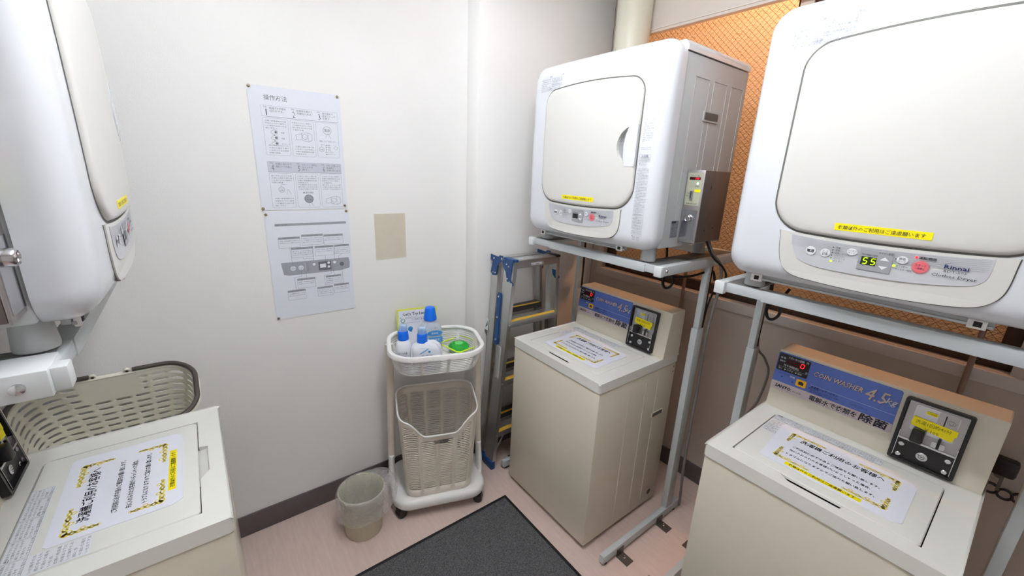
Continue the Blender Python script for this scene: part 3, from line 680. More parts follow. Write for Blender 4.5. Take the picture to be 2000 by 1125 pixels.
def make_dryer(label, loc, rz, boxside, boxx, lit):
    t = thing('clothes_dryer', label, 'clothes dryer', loc, rz, 'wall side clothes dryers')
    rings = [shell_ring(0, x=.080), shell_ring(0, x=RE * .8 + .03)]
    rings[1] = shell_ring(0)
    for tt in (.0015, .005, .010, .017, .026, .036, .047, .058, .08, .11, .15, .19, .23, .27, .30, .32): rings.append(shell_ring(tt))
    bm = bmesh.new(); loft(bm, rings)
    shell = bmobj('front_shell', bm, DWHITE, t, True, 50)
    ol = door_outline()
    cy, cz = -.010, .347
    def dring(sc, w, back=None):
        return [Vector(((back if back is not None else dome(y_, z_) - w), y_, z_)) for y_, z_ in [(cy + (y - cy) * sc, cz + (z - cz) * sc) for y, z in ol]]
    bm = bmesh.new(); loft(bm, [dring(1, 0, .022), dring(1, .001), dring(.994, .0045), dring(.982, .0075), dring(.96, .009), dring(.9, .0095), dring(.7, .0095), dring(.45, .0095), dring(.2, .0095), dring(.07, .0095), dring(.01, .0095)])
    door = bmobj('door', bm, DDOOR, t, True, 50)
    # grip pocket carved in both the door and the shell
    bm = bmesh.new(); bmesh.ops.create_uvsphere(bm, u_segments=28, v_segments=16, radius=1)
    for v in bm.verts: v.co = Vector((v.co.x * .036 - .006, -.240 + v.co.y * .078, .345 + v.co.z * .067))
    for v in bm.verts: 
        if v.co.y < -.2412: v.co.y = -.2412
    cut = bmobj('cutter', bm, None); cut.parent = t
    bpy.context.view_layer.update()
    boolean(door, cut); boolean(shell, cut)
    bpy.data.objects.remove(cut)
    bm = bmesh.new()
    rg = []
    for s, w in ((0, .004), (.25, .0085), (.5, .0095), (1, .0095)):
        pass
    pts = [(-.2400, .279), (-.2400, .411), (-.209, .411), (-.196, .38), (-.191, .345), (-.194, .31), (-.202, .279)]
    F0 = Frame((0, 0, 0), (0, -1, 0), (0, 0, 1), lambda u, v: -dome(u, v))
    slab('door_handle', F0, [(-y, z) for y, z in pts], -.006, .0105, DWHITE, door)
    # flat dark strip round the door: shadow of the seam put in as colour
    bm = bmesh.new(); o1 = door_outline(.0045); N = len(ol)
    A = [bm.verts.new((dome(y, z) - .0006, y, z)) for y, z in ol]; B = [bm.verts.new((dome(y, z) - .0006, y, z)) for y, z in resample(o1, N)] if len(o1) != N else [bm.verts.new((dome(y, z) - .0006, y, z)) for y, z in o1]
    for i in range(N): bm.faces.new((A[i], A[(i + 1) % N], B[(i + 1) % N], B[i]))
    bmobj('door_seam', bm, GREYD, t)
    # control bezel: U shape under the door
    def bez(off):
        o = []
        for i in range(13):
            y = .197 + off - (.398 + 2 * off) * i / 12; z = .1315 - off * .3; o.append((y, z - .011 * (1 - ((y + .006) / .231) ** 2) + .006))
        ctl = ((-.200, .115), (-.199, .085), (-.195, .062), (-.184, .044), (-.164, .031), (-.13, .024), (-.07, .019), (-.01, .0175), (.05, .0182), (.10, .0205), (.145, .0245), (.170, .036), (.183, .055), (.191, .085), (.194, .112))
        for p_ in smoothpath([(a_, b_, 0) for a_, b_ in ctl], 4):
            y, z = p_.x, p_.y
            dy = (1 if y > 0 else -1) * off if z > .05 else 0; dz = -off if z < .05 else 0; o.append((y + dy, z + dz))
        return o
    bp = bez(0); bo = bez(.0028)
    sl = lambda off: [(-y, z) for y, z in bez(off)]
    slab('bezel_seam', F0, sl(.002), -.004, .0006, GREYD, t)
    bz = slab('control_bezel', F0, sl(0), -.004, .0030, DDOOR, t)
    strip0 = [(-.166, .131)] + [(-.166 + .342 * i / 10, .1305 - .0085 * (1 - ((-.166 + .342 * i / 10 - .005) / .171) ** 2) * .9) for i in range(1, 10)] + [(.176, .131), (.175, .100), (.168, .083), (.150, .073), (.09, .063), (.03, .0585), (-.04, .0575), (-.10, .060), (-.135, .068), (-.152, .085)]
    low = smoothpath([(a_, b_, 0) for a_, b_ in strip0[10:] + [(-.162, .112)]], 4); strip = strip0[:10] + [(q_.x, q_.y) for q_ in low]
    F0 = Frame((0, .004, -.003), (0, -1, 0), (0, 0, 1), lambda u, v: -dome(u - .004, v - .003))
    cp = slab('control_strip', F0, strip, .003, .0036, SILV, bz)
    pr = Print(F0, .0040)
    for i in range(7):
        v = .1280 - .0036 * i; 
        for j in range(10):
            a = -.163 + .0335 * j; b = a + .0335
            f = lambda u: v - .008 * (1 - ((u - .005) / .171) ** 2)
            pr.line([(a, f(a)), (b, f(b))], .0008)
    pr.build('printed_stripes', SILV2, cp)
    slab('timer_field', F0, R4(-.024, .034, .072, .118, .001), .0042, .0048, SILV3, cp)
    pr = Print(F0, .0046)
    
    for a_, b_, c_, d_ in ((-.118, .097, .0105, None), (-.088, .097, .0098, None), (-.038, .108, .0095, .008), (.049, .106, .0095, .008)): pr = Print(F0, .0046); pr.disc(a_, b_, c_, ry=d_); pr.build('white_button', WINK, cp)
    pr = Print(F0, .0052); pr.poly([(.013, .0985), (.029, .0985), (.021, .106)]).poly([(.013, .086), (.029, .086), (.021, .0785)]); pr.build('arrow_button', WINK, cp)
    pr = Print(F0, .0046); pr.disc(.079, .0965, .0125).ring(.079, .0965, .0142, .0006); pr.build('start_button', RED, cp)
    slab('timer_display', F0, R4(-.019, .008, .0835, .102), .0048, .0052, GRND if lit else BLK, cp)
    if lit:
        pr = Print(F0, .0056)
        for u0 in (-.0155, -.0015):
            z0, z1, ww, q, sh = .0862, .0995, .0068, .0016, .15; zm = (z0 + z1) / 2
            S = lambda x, y: (x + (y - z0) * sh, y)
            for a, b, c_, d in ((u0, z1, u0 + ww, z1), (u0, zm, u0 + ww, zm), (u0, z0, u0 + ww, z0)): pr.line([S(a + .0006, b), S(c_ - .0006, d)], q)
            pr.line([S(u0, zm + .0005), S(u0, z1 - .0005)], q); pr.line([S(u0 + ww, z0 + .0005), S(u0 + ww, zm - .0005)], q)
        pr.disc(-.073, .080, .0022).disc(.0385, .0915, .0024); pr.build('lit_digit', GRNE, cp)
        pr = Print(F0, .0056); pr.disc(.0695, .1155, .0023); pr.build('red_indicator', REDE, cp)
    pr = Print(F0, .0054)
    pr.text('電源', -.118, .0935, .0085, al='c', w=.015, bold=.0003).text('コース', -.088, .0985, .0058, al='c', w=.012).text('切換', -.088, .0915, .0072, al='c', w=.011)
    for i, s in enumerate(('標準', '厚物', '毛布・シーツ', 'アイロン', 'デリケート', 'タイマー')): pr.text(('●' if not (lit and i == 5) else '') , -.0755, .1110 - i * .0062, .0035); pr.text(s, -.069, .1105 - i * .0062, .0046, w=.0044 * len(s))
    pr.text('ふんわり', -.038, .1085, .0045, al='c').text('キープ', -.038, .1035, .0045, al='c').text('残り時間の目安', -.0055, .1045, .0048, al='c', w=.028).text('タイマー設定', .021, .112, .005, al='c', w=.024).text('約', -.0235, .0865, .004).text('分', .009, .0855, .004)
    pr.text('●', .0375, .105, .0035).text('静音', .049, .106, .0055, al='c').text('モード', .049, .1008, .0045, al='c').text('終了ブザー', .042, .0898, .0048, w=.018).text('フィルター掃除', .042, .0835, .0048, w=.026).text('運転/燃焼', .0735, .1135, .0058, w=.026, bold=.0002)
    pr.text('スタート', .079, .0975, .0066, al='c', w=.017).text('一時停止', .079, .0915, .0054, al='c', w=.015)
    pr.text('RDT-50S', .114, .0945, .0068, w=.032).text('Clothes Dryer', .098, .0840, .0088, w=.064)
    pr.build('printed_text', INK, cp)
    pr = Print(F0, .0054); pr.text('Rinnai', .113, .1015, .0115, w=.034, bold=.0005); pr.build('maker_name', NAVY, cp)
    # yellow strip on the door
    dfr = Frame((0, 0, 0), (0, -1, 0), (0, 0, 1), lambda u, v: -dome(u, v) + .0095)
    ys = slab('yellow_strip', dfr, R4(-.085, .080, .150, .166), 0, .0006, YEL, door)
    pr = Print(dfr, .0010); pr.text('衣類以外のご利用はご遠慮願います', -.078, .1538, .0098, w=.148); pr.build('printed_text', INK, door)
    F0 = Frame((0, 0, 0), (0, -1, 0), (0, 0, 1), lambda u, v: -dome(u, v))
    # stickers on the shell
    g = Print(F0, .0024); s2 = Print(F0, .0005)
    s2.rect(-.272, -.130, .575, .622) if 0 else None
    g.text('注意', -.215, .606, .008); g.text('⚠ 警告', -.150, .607, .006); lines(g, -.262, -.205, .605, .570, 5, .0062, 1); lines(g, -.200, -.140, .605, .572, 6, .0058, 2); g.text('⚠注意', -.222, .562, .008); lines(g, -.262, -.150, .570, .558, 2, .005, 3)
    # instruction column right of the door
    U0, U1 = .252, .292
    g.line([(U0 + .004, .424), (U1 + .004, .424)], .0005); lines(g, U0 + .016, U1, .418, .36, 8, .0042, 2); lines(g, U0 + .004, U0 + .013, .42, .352, 12, .004, 3); lines(g, U0 + .002, U1, .345, .332, 2, .004, 1)
    g.frame(U0, U1 + .002, .297, .318, .0005); g.text('⚠注意', (U0 + U1) / 2, .310, .0075, al='c', bold=.0004); lines(g, U0 + .002, U1, .310, .298, 3, .0042, 4)
    g.frame(U0 + .003, U1 - .012, .284, .294, .0004); g.text('■ 0120-054-321', U0 + .004, .2865, .005, w=.02)
    lines(g, U0, U1 + .002, .276, .150, 26, .0044, 0); g.frame(U0, U1, .075, .148, .0004); lines(g, U0 + .002, U1 - .004, .147, .076, 15, .0044, 2)
    for v in (.087, .099, .111, .123): g.line([(U0, v), (U1, v)], .0003)
    lines(g, U0, U1, .072, .058, 3, .0044, 1)
    for u in (U0 + .006, U0 + .022): g.line([(u, .052), (u + .006, .044), (u + .012, .052)], .0006).ring(u + .006, .044, .005, .0005).line([(u, .040), (u + .012, .038)], .0005)
    g.text('▼', U0 + .003, .049, .005)
    g.build('printed_text', GINK, shell)
    # side and back body
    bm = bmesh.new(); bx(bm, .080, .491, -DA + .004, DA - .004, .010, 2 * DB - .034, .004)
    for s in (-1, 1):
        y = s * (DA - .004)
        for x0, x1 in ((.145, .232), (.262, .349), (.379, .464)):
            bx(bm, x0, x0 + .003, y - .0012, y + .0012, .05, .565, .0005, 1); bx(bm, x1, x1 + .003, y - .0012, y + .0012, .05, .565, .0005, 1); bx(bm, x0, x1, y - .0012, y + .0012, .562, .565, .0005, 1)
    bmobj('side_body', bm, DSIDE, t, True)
    tp = []
    for x in (.0805, .492, .496):
        k = .004 if x == .496 else 0
        tp.append([Vector((x, y, z)) for y, z in [(-DA + .001 + k, .627), (-DA + .002 + k, .641), (-DA + .014 + k, .657 - k), (DA - .014 - k, .657 - k), (DA - .002 - k, .641), (DA - .001 - k, .627)]])
    bm = bmesh.new(); loft(bm, tp); bmobj('top_cover', bm, DWHITE, t, True, 40)
    for s in (-1, 1):
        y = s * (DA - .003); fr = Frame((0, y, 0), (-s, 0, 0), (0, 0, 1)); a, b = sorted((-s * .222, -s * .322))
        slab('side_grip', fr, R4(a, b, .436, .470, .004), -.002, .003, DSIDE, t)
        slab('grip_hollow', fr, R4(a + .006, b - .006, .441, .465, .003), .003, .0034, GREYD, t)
    s = -1; fr = Frame((0, -(DA - .004), 0), (1, 0, 0), (0, 0, 1))
    slab('rating_plate', fr, R4(.125, .172, .045, .105), 0, .0012, TAGB, t); pr = Print(fr, .0016); lines(pr, .128, .168, .104, .047, 11, .006, 2, False); pr.text('■■■', .128, .096, .010); pr.build('printed_text', INK, t)
    for x, y in ((.10, -.27), (.10, .27), (.44, -.27), (.44, .27)):
        bm = bmesh.new(); lathe(bm, [(.026, -.043), (.027, -.038), (.023, .012)], 20, (x, y, 0)); bmobj('foot', bm, DSIDE, t, True)
    bm = bmesh.new(); bx(bm, .058, .070, -.20, .265, -.014, .004, .001, 1); bx(bm, .052, .058, -.20, .265, -.016, -.010, .001, 1); bmobj('filter_rail', bm, DSIDE, t)
    for y in (.26, -.165): box('rail_bracket', .048, .056, y - .025, y + .003, -.020, .002, PLW, t, bev=.001); box('bracket_hole', .0465, .0485, y - .018, y - .006, -.015, -.004, DARK, t)
    # coin timer box on the side
    sy = boxside; ya, yb = sorted((sy * (DA - .003), sy * (DA + .062)))
    cb = box('coin_timer_box', boxx + .003, boxx + .17, ya, yb, .034, .276, BOXD, t, bev=.002)
    box('face_plate', boxx - .001, boxx + .003, ya, yb, .032, .277, STEEL, cb, bev=.0015)
    fo = Frame((boxx - .001, 0, 0), (0, -1, 0), (0, 0, 1)); ua, ub = sorted((-ya, -yb)); uc = (ua + ub) / 2
    slab('control_plate', fo, R4(ua + .006, ub - .006, .160, .268), 0, .001, BOXP, cb)
    slab('cash_door', fo, R4(ua + .006, ub - .006, .042, .144), 0, .0015, CHROME, cb)
    pr = Print(fo, .0016); pr.rect(ua + .013, ub - .013, .245, .254); pr.build('red_window', REDW, cb)
    pr = Print(fo, .0020); pr.text('0', ub - .022, .2465, .009, bold=.0004).rect(ub - .030, ub - .0285, .247, .252).rect(ub - .026, ub - .0245, .247, .252); pr.build('red_digit', REDE, cb)
    pr = Print(fo, .0014); pr.text('ただいまの金額', uc, .256, .005, al='c', w=.03).text('運転中', uc + .012, .222, .005, al='c').text('100円硬貨', ua + .009, .198, .005, w=.02).text('投入口', ua + .009, .190, .005, w=.016).text('乾燥 30分 100円', uc, .164, .0055, al='c', w=.038).text('COIN TIMER', uc, .075, .005, al='c', w=.032); lines(pr, ua + .01, ub - .012, .056, .044, 3, .0045, 2); pr.build('printed_text', INK, cb)
    pr = Print(fo, .002); pr.disc(uc + .012, .233, .0042); pr.build('indicator_lamp', LEDW, cb)
    slab('slot_guide', fo, R4(uc - .008, uc + .002, .180, .210, .003), .001, .008, CHROME, cb); pr = Print(fo, .0085); pr.rect(uc - .004, uc - .0022, .185, .207); pr.build('coin_slot', DARK, cb)
    slab('yellow_tag', fo, R4(uc + .004, ub - .007, .205, .214), .0012, .0018, YEL, cb)
    bm = bmesh.new(); lathe(bm, [(.013, 0), (.0125, -.010), (.010, -.014), (.009, -.0145), (.0085, -.012), (.0005, -.012)], 20, (boxx - .001, -uc - .0, .116), 'x'); bmobj('round_lock', bm, CHROME, cb, True)
    fs = Frame((0, sy * (DA + .0625), 0), (-sy, 0, 0), (0, 0, 1))
    for x, z in ((boxx + .05, .22), (boxx + .05, .075), (boxx + .105, .082)):
        q = Print(fs, .0008); q.disc(-sy * x, z, .0028, 8, ry=.004 if z < .2 else .008); q.build('screw_hole', DARK, cb)
    return t
ZD = 1.280
D1 = make_dryer('white clothes dryer above the washer by the stepladder, its timer unlit', (1.185, 1.129, ZD), 0, -1, .180, False)
D2 = make_dryer('nearest white clothes dryer at the right edge, timer lit green showing 55', (1.185, .2215, ZD), 0, 1, .182, True)
D3 = make_dryer('white clothes dryer at the left edge of the photo, seen from its side', (-.124, 1.184, ZD), pi, 1, .086, False)

# ================================================================== RACKS
def make_rack(label, loc, rz, w=.725):
    t = thing('dryer_rack', label, 'rack', loc, rz, 'grey steel dryer racks'); h = w / 2; Z = 1.235
    for s in (1, -1):
        ya, yb = sorted((s * h, s * (h - .028)))
        box('side_rail', .012, .63, ya, yb, Z - .034, Z, RACKM, t, bev=.002)
        box('end_cap', -.004, .016, ya - .001, yb + .001, Z - .036, Z + .001, RACKD, t, bev=.003)
        box('lower_leg', .322, .372, *sorted((s * (h - .003), s * (h - .030))), .046, .94, RACKM, t, bev=.002)
        box('upper_leg', .326, .352, *sorted((s * (h - .003), s * (h - .026))), .94, Z - .034, RACKM, t, bev=.002)
        box('leg_slot', .352, .368, *sorted((s * (h - .006), s * (h - .024))), .93, Z - .034, DARK, t)
        box('foot_bar', -.115, .43, *sorted((s * h, s * (h - .023))), .014, .05, RACKM, t, bev=.002)
        for x in (-.09, .40):
            bm = bmesh.new(); lathe(bm, [(.010, 0), (.010, .010), (.005, .011), (.005, .016)], 12, (x, s * (h - .012), 0)); bmobj('levelling_foot', bm, BLK, t, True)
        for x in (-.01, .27):
            br = box('floor_bracket', x - .021, x + .021, *sorted((s * (h + .001), s * (h + .055))), 0, .0035, ZINC, t)
            box('bracket_upright', x - .021, x + .021, *sorted((s * h, s * (h + .0035))), 0, .036, ZINC, br)
            bm = bmesh.new(); lathe(bm, [(.006, .0035), (.006, .008), (.003, .009), (.003, .016), (.0005, .017)], 10, (x, s * (h + .025), 0)); bmobj('anchor_bolt', bm, CHROME, br, True)
        for z in (1.10, 1.17):
            fr = Frame((0, s * (h - .003), 0), (-s, 0, 0), (0, 0, 1)); q = Print(fr, .0006); q.disc(-s * .339, z, .0025, 8); q.build('bolt_hole', DARK, t)
        bm = bmesh.new(); lathe(bm, [(.006, 0), (.005, .004), (.0005, .005)] if s > 0 else [(.0005, -.005), (.005, -.004), (.006, 0)], 12, (.03, s * h, Z - .016), 'y'); bmobj('rail_screw', bm, CHROME, t, True)
    for x0 in (.010, .56):
        box('cross_bar', x0, x0 + .028, -h + .028, h - .028, Z - .030, Z - .002, RACKM, t, bev=.002)
        box('cross_sleeve', x0 - .0025, x0 + .0305, -h + .075, h - .13, Z - .033, Z - .0005, RACKM, t, bev=.002)
        for y in (-.28, .28): pass
    for s in (1, -1):
        box('foot_plate', .02, .56, *sorted((s * (h - .028), s * (h - .105))), Z - .006, Z - .0005, SHELF, t, bev=.001)
    return t
RK1 = make_rack('grey steel rack under the dryer by the stepladder, bolted to the floor', (1.234, 1.1175, 0), 0, .705)
RK2 = make_rack('grey steel rack under the nearest right dryer', (1.234, .2175, 0), 0)
RK3 = make_rack('grey steel rack under the left dryer', (-.181, 1.1775, 0), pi)
# clamp with wing screw on the left rack
bm = bmesh.new(); bx(bm, .014, .075, -.374 + .0, -.30, 1.197, 1.2385, .002)
for v in bm.verts: v.co.y = -v.co.y
bmobj('corner_clamp', bm, RACKD, RK3, True)
bm = bmesh.new(); lathe(bm, [(.008, 0), (.008, .005), (.004, .007), (.0005, .008)], 12, (.045, .374, 1.218), 'y'); bmobj('clamp_screw', bm, CHROME, RK3, True)

# ================================================================== FLOOR MAT
mt = thing('floor_mat', 'dark grey rectangular floor mat with black rubber border', 'mat', (.56, .40, 0))
box('rubber_border', -.462, .462, -.90, .90, 0, .005, RUBBER, mt, bev=.0015)
bm = bmesh.new(); nx, ny = 70, 140
vs = [[bm.verts.new((-.448 + .896 * i / nx, -.886 + 1.772 * j / ny, .0052 + (random.random() * .0022 if 0 < i < nx and 0 < j < ny else 0))) for i in range(nx + 1)] for j in range(ny + 1)]
for j in range(ny):
    for i in range(nx): bm.faces.new((vs[j][i], vs[j][i + 1], vs[j + 1][i + 1], vs[j + 1][i]))
o = bmobj('mat_pile', bm, CARPET, mt); o['kind'] = 'stuff'

# ================================================================== PERFORATED BASKETS
def perforated(P, N, hole_u, zs, hole_v, ztop=None, margin=.02):
    """P(k, f) -> xy of column k at height fraction f; zs row heights"""
    bm = bmesh.new(); z0, z1 = zs[0], zs[-1]; V = []
    for z in zs:
        row = []
        for k in range(N):
            zz = min(z, ztop(k) if ztop else z1); x, y = P(k, (zz - z0) / (z1 - z0)); row.append(bm.verts.new((x, y, zz)))
        V.append(row)
    for j in range(len(zs) - 1):
        for k in range(N):
            kk = (k + 1) % N; lim = min(ztop(k), ztop(kk)) if ztop else z1
            if hole_u(k) and hole_v(j) and zs[j + 1] < lim - margin: continue
            if (V[j + 1][k].co - V[j][k].co).length < 1e-6 and (V[j + 1][kk].co - V[j][kk].co).length < 1e-6: continue
            bm.faces.new((V[j][k], V[j][kk], V[j + 1][kk], V[j + 1][k]))
    bmesh.ops.remove_doubles(bm, verts=bm.verts, dist=1e-6)
    return bm
def solid(o, t=.002, sub=0, off=0):
    if sub: m = o.modifiers.new('s', 'SUBSURF'); m.levels = sub; m.render_levels = sub
    m = o.modifiers.new('t', 'SOLIDIFY'); m.thickness = t; m.offset = off
    return o

# ---- trolley
TR = thing('laundry_trolley', 'white plastic trolley on black casters against the wall', 'trolley', (.768, 1.522, 0), -.34)
rimw, rimd, zr, zf = .206, .168, .80, .703
N = 88
top_o = resample(rrect(rimw - .006, rimd - .006, .105, 10), N); bot_o = resample(rrect(rimw - .036, rimd - .034, .085, 10), N)
PB = lambda k, f: (bot_o[k % N][0] + (top_o[k % N][0] - bot_o[k % N][0]) * f ** .8, bot_o[k % N][1] + (top_o[k % N][1] - bot_o[k % N][1]) * f ** .8)
zs = [zf, zf + .008]; hv = [False]
while zs[-1] < .778: zs += [zs[-1] + .0050, zs[-1] + .0088]; hv += [True, False]
zs.append(zr - .002); hv.append(False)
bm = perforated(PB, N, lambda k: k % 8 != 0, zs, lambda j: hv[j])
tb = solid(bmobj('top_basket', bm, PLW, TR, True, 60), .0022)
bm = bmesh.new(); loft(bm, [[Vector((x, y, zf - .001)) for x, y in bot_o], [Vector((x, y, zf + .002)) for x, y in bot_o]]); bmobj('basket_floor', bm, PLW, tb)
tb_rim = resample(rrect(rimw - .010, rimd - .010, .103, 12), 72)
bm = bmesh.new(); rings = []
prof = [(-.010, -.004), (-.008, .002), (0, .005), (.007, .003), (.010, -.004), (.010, -.014), (.007, -.014), (.006, -.004), (-.004, -.003)]
for i, (x, y) in enumerate(tb_rim):
    a = tb_rim[i - 1]; b = tb_rim[(i + 1) % len(tb_rim)]; tx, ty = b[0] - a[0], b[1] - a[1]; L = math.hypot(tx, ty); nx_, ny_ = ty / L, -tx / L
    rings.append([Vector((x + nx_ * d, y + ny_ * d, zr - .004 + h)) for d, h in prof])
loft(bm, rings, loop=True); bmobj('basket_rim', bm, PLW, tb, True, 50)
# posts (left and right), upper beige part and lower white part
for s in (-1, 1):
    path = [(s * .196, .02, .79), (s * .198, .02, .6), (s * .203, .02, .35), (s * .207, .018, .215)]
    bm = bmesh.new(); tube(bm, smoothpath(path, 4), .01, 12, flat=(.013, .016), upd=(0, 1, 0)); bmobj('post', bm, PLC, TR, True, 50)
    path = [(s * .207, .018, .235), (s * .209, .014, .16), (s * .206, .0, .09), (s * .19, -.01, .075)]
    bm = bmesh.new(); rings = []
    sp = smoothpath(path, 5)
    for i, p_ in enumerate(sp):
        f = i / (len(sp) - 1); a, b = .026 + .05 * f * f, .013 + .004 * f
        rings.append([p_ + Vector((b * cos(q) * s, a * sin(q), 0)) for q in [2 * pi * k / 14 for k in range(14)]])
    loft(bm, rings); bmobj('post_socket', bm, PLW, TR, True, 50)
    bm = bmesh.new(); lathe(bm, [(.006, 0), (.006, .002)], 10, (s * .186 if s > 0 else -.2095, .02, .745), 'x'); bmobj('rivet', bm, PLC, TR, True)
# base tray
bo = lambda off: resample(rrect(.215 + off, .158 + off, .083 + off, 10), 72)
def bz_(pts, z, front=0): return [Vector((x, y, z + (0.0 if y < 0 else 0))) for x, y in pts]
bm = bmesh.new(); loft(bm, [bz_(bo(-.03), .056), bz_(bo(-.006), .052), bz_(bo(0), .060), bz_(bo(0), .080), bz_(bo(-.004), .092), bz_(bo(-.016), .097), bz_(bo(-.040), .098), bz_(bo(-.048), .092), bz_(bo(-.06), .090)])
base = bmobj('base_tray', bm, PLW, TR, True, 50)
for x, y in ((-.178, -.118), (.178, -.118), (-.16, .13), (.165, .12)):
    a = .5 if x < 0 else -.4
    c = bpy.data.objects.new('caster', None); COL.objects.link(c); c.parent = TR; c.location = (x, y, .0215); c.rotation_euler = (0, 0, a)
    for s in (-1, 1):
        bm = bmesh.new(); lathe(bm, [(.012, -.008), (.0205, -.008), (.0215, -.005), (.0215, .005), (.0205, .008), (.010, .0085), (.008, .006), (.0005, .006)], 22, (0, s * .010, 0), 'y'); bmobj('wheel', bm, BLK, c, True)
    bm = bmesh.new(); bx(bm, -.018, .018, -.0195, .0195, .004, .030, .006); lathe(bm, [(.006, .026), (.006, .040)], 10); bmobj('fork', bm, BLK, c, True)
# ---- laundry basket inside the trolley
LBk = thing('laundry_basket', 'tall cream slatted laundry basket with a dipped front rim, standing in the trolley', 'basket', (.768 - .012, 1.522 - .03, .0985), -.34)
N2 = 120; zt = .425
t_o = resample(rrect(.176, .125, .066, 10), N2); b_o = resample(rrect(.148, .098, .050, 10), N2)
PL = lambda k, f: (b_o[k % N2][0] + (t_o[k % N2][0] - b_o[k % N2][0]) * f, b_o[k % N2][1] + (t_o[k % N2][1] - b_o[k % N2][1]) * f)
def ztp(k):
    x, y = t_o[k % N2]
    if y > 0: return zt + .016 * min(1, y / .08)
    f = max(0, min(1, (.142 - abs(x)) / .075)); f = f * f * (3 - 2 * f); side = min(1, -y / .11); 
    return zt - .028 * side - .078 * f * (1 if y < -.06 else 0)
zs = [0, .004, .040]; hv = [False, False]
while zs[-1] < .40: zs += [zs[-1] + .0048, zs[-1] + .0096]; hv += [True, False]
zs.append(.446); hv.append(False)
bm = perforated(PL, N2, lambda k: k % 9 not in (0, 1), zs, lambda j: hv[j], ztp, .022)
lw = solid(bmobj('slatted_wall', bm, PLC, LBk, True, 60), .0024)
bm = bmesh.new(); loft(bm, [[Vector((x, y, 0)) for x, y in b_o], [Vector((x, y, .003)) for x, y in b_o]]); bmobj('basket_bottom', bm, PLC, LBk)
bm = bmesh.new(); pts = []
for k in range(N2):
    z = ztp(k); x, y = PL(k, z / .446); pts.append(Vector((x, y, z)))
pts = [(pts[k - 2] + pts[k - 1] * 2 + pts[k] * 3 + pts[(k + 1) % N2] * 2 + pts[(k + 2) % N2]) / 9 for k in range(N2)]
tube(bm, pts, .004, 8, loop=True); bmobj('rim', bm, PLW, LBk, True)
ff = Frame((0, -.118, 0), (1, 0, 0), (0, -.07, 1)); pr = Print(ff, .001)
pr.disc(0, .305, .034, 24, ry=.0105); pr.build('oval_mark', mat('oval_grey', (166, 158, 146), .6, noise=.05), LBk)
pr = Print(ff, .0016); pr.text('スーパーかるい乾燥機専用', 0, .3065, .0078, al='c', w=.056, bold=.0003).text('乾燥だけの作業一小型収納庫', 0, .2975, .0078, al='c', w=.056, bold=.0003); pr.build('printed_text', INK, LBk)
ff = Frame((0, .1175, 0), (1, 0, 0), (0, .07, 1)); pr = Print(ff, .0022); pr.text('スーパーかるい乾燥機専用', .005, .427, .007, al='c', w=.052, bold=.0003).text('乾燥だけの作業一小型収納庫', .005, .417, .007, al='c', w=.062, bold=.0003); pr.build('printed_text', INK, LBk)

# ---- things in the top basket (trolley local -> world)
def TW(x, y, z): 
    c, s = cos(-.34), sin(-.34); return (.768 + x * c - y * s, 1.522 + x * s + y * c, z)
ZB = zf + .0025
def bottle(name, label, loc, rz, w, d, h, capkind, shape, m, grp='detergent bottles in the top basket'):
    t = thing(name, label, 'bottle', loc, rz, grp)
    bm = bmesh.new(); rings = []
    for f, a, b in shape: rings.append([Vector((x, y, f * h)) for x, y in rrect(a * w / 2, b * d / 2, min(a * w, b * d) * .42, 5)])
    loft(bm, rings); bmobj('bottle_body', bm, m, t, True, 50)
    return t
# left small one with clear measuring cap
def squeeze_cap(t, z, r=.021):
    bm = bmesh.new(); lathe(bm, [(r, z), (r * 1.04, z + .004), (r, z + .022), (r * .95, z + .0225), (r * .95, z + .026), (r * 1.0, z + .027), (r * .98, z + .034), (r * .72, z + .042), (r * .5, z + .043)], 24); bmobj('cap_collar', bm, CAPB, t, True, 40)
    bm = bmesh.new(); lathe(bm, [(r * .86, z + .030), (r * .80, z + .052), (r * .74, z + .062), (r * .55, z + .066), (r * .0, z + .067)], 24); bmobj('measuring_cap', bm, CAPT, t, True, 50)
    bm = bmesh.new(); lathe(bm, [(r * .4, z + .036), (r * .22, z + .056), (.0005, z + .058)], 12); bmobj('spout', bm, CAPB, t, True)
t = bottle('detergent_bottle', 'white detergent bottle with a blue cap, leftmost in the top basket', TW(-.140, -.070, ZB), -.45, .060, .055, .142, 0, [(0, .9, .9), (.03, 1, 1), (.75, 1, 1), (.88, .95, .95), (.96, .75, .75), (1, .62, .62)], BOT)
squeeze_cap(t, .140, .0215)
fb = Frame((0, -.0278, 0), (1, 0, 0), (0, 0, 1)); pr = Print(fb, .0006); pr.text('おしゃれ着', -.018, .085, .010, w=.034).text('洗剤', -.010, .068, .012); lines(pr, -.02, .02, .06, .02, 5, .006); pr.build('printed_text', NAVY, t)
t = bottle('detergent_bottle', 'white detergent bottle with moulded handle and blue cap, front middle of the top basket', TW(-.047, -.085, ZB), -.30, .118, .060, .132, 0, [(0, .92, .9), (.03, 1, 1), (.55, 1, 1), (.75, .96, .95), (.88, .80, .85), (.97, .45, .7), (1, .36, .66)], BOT)
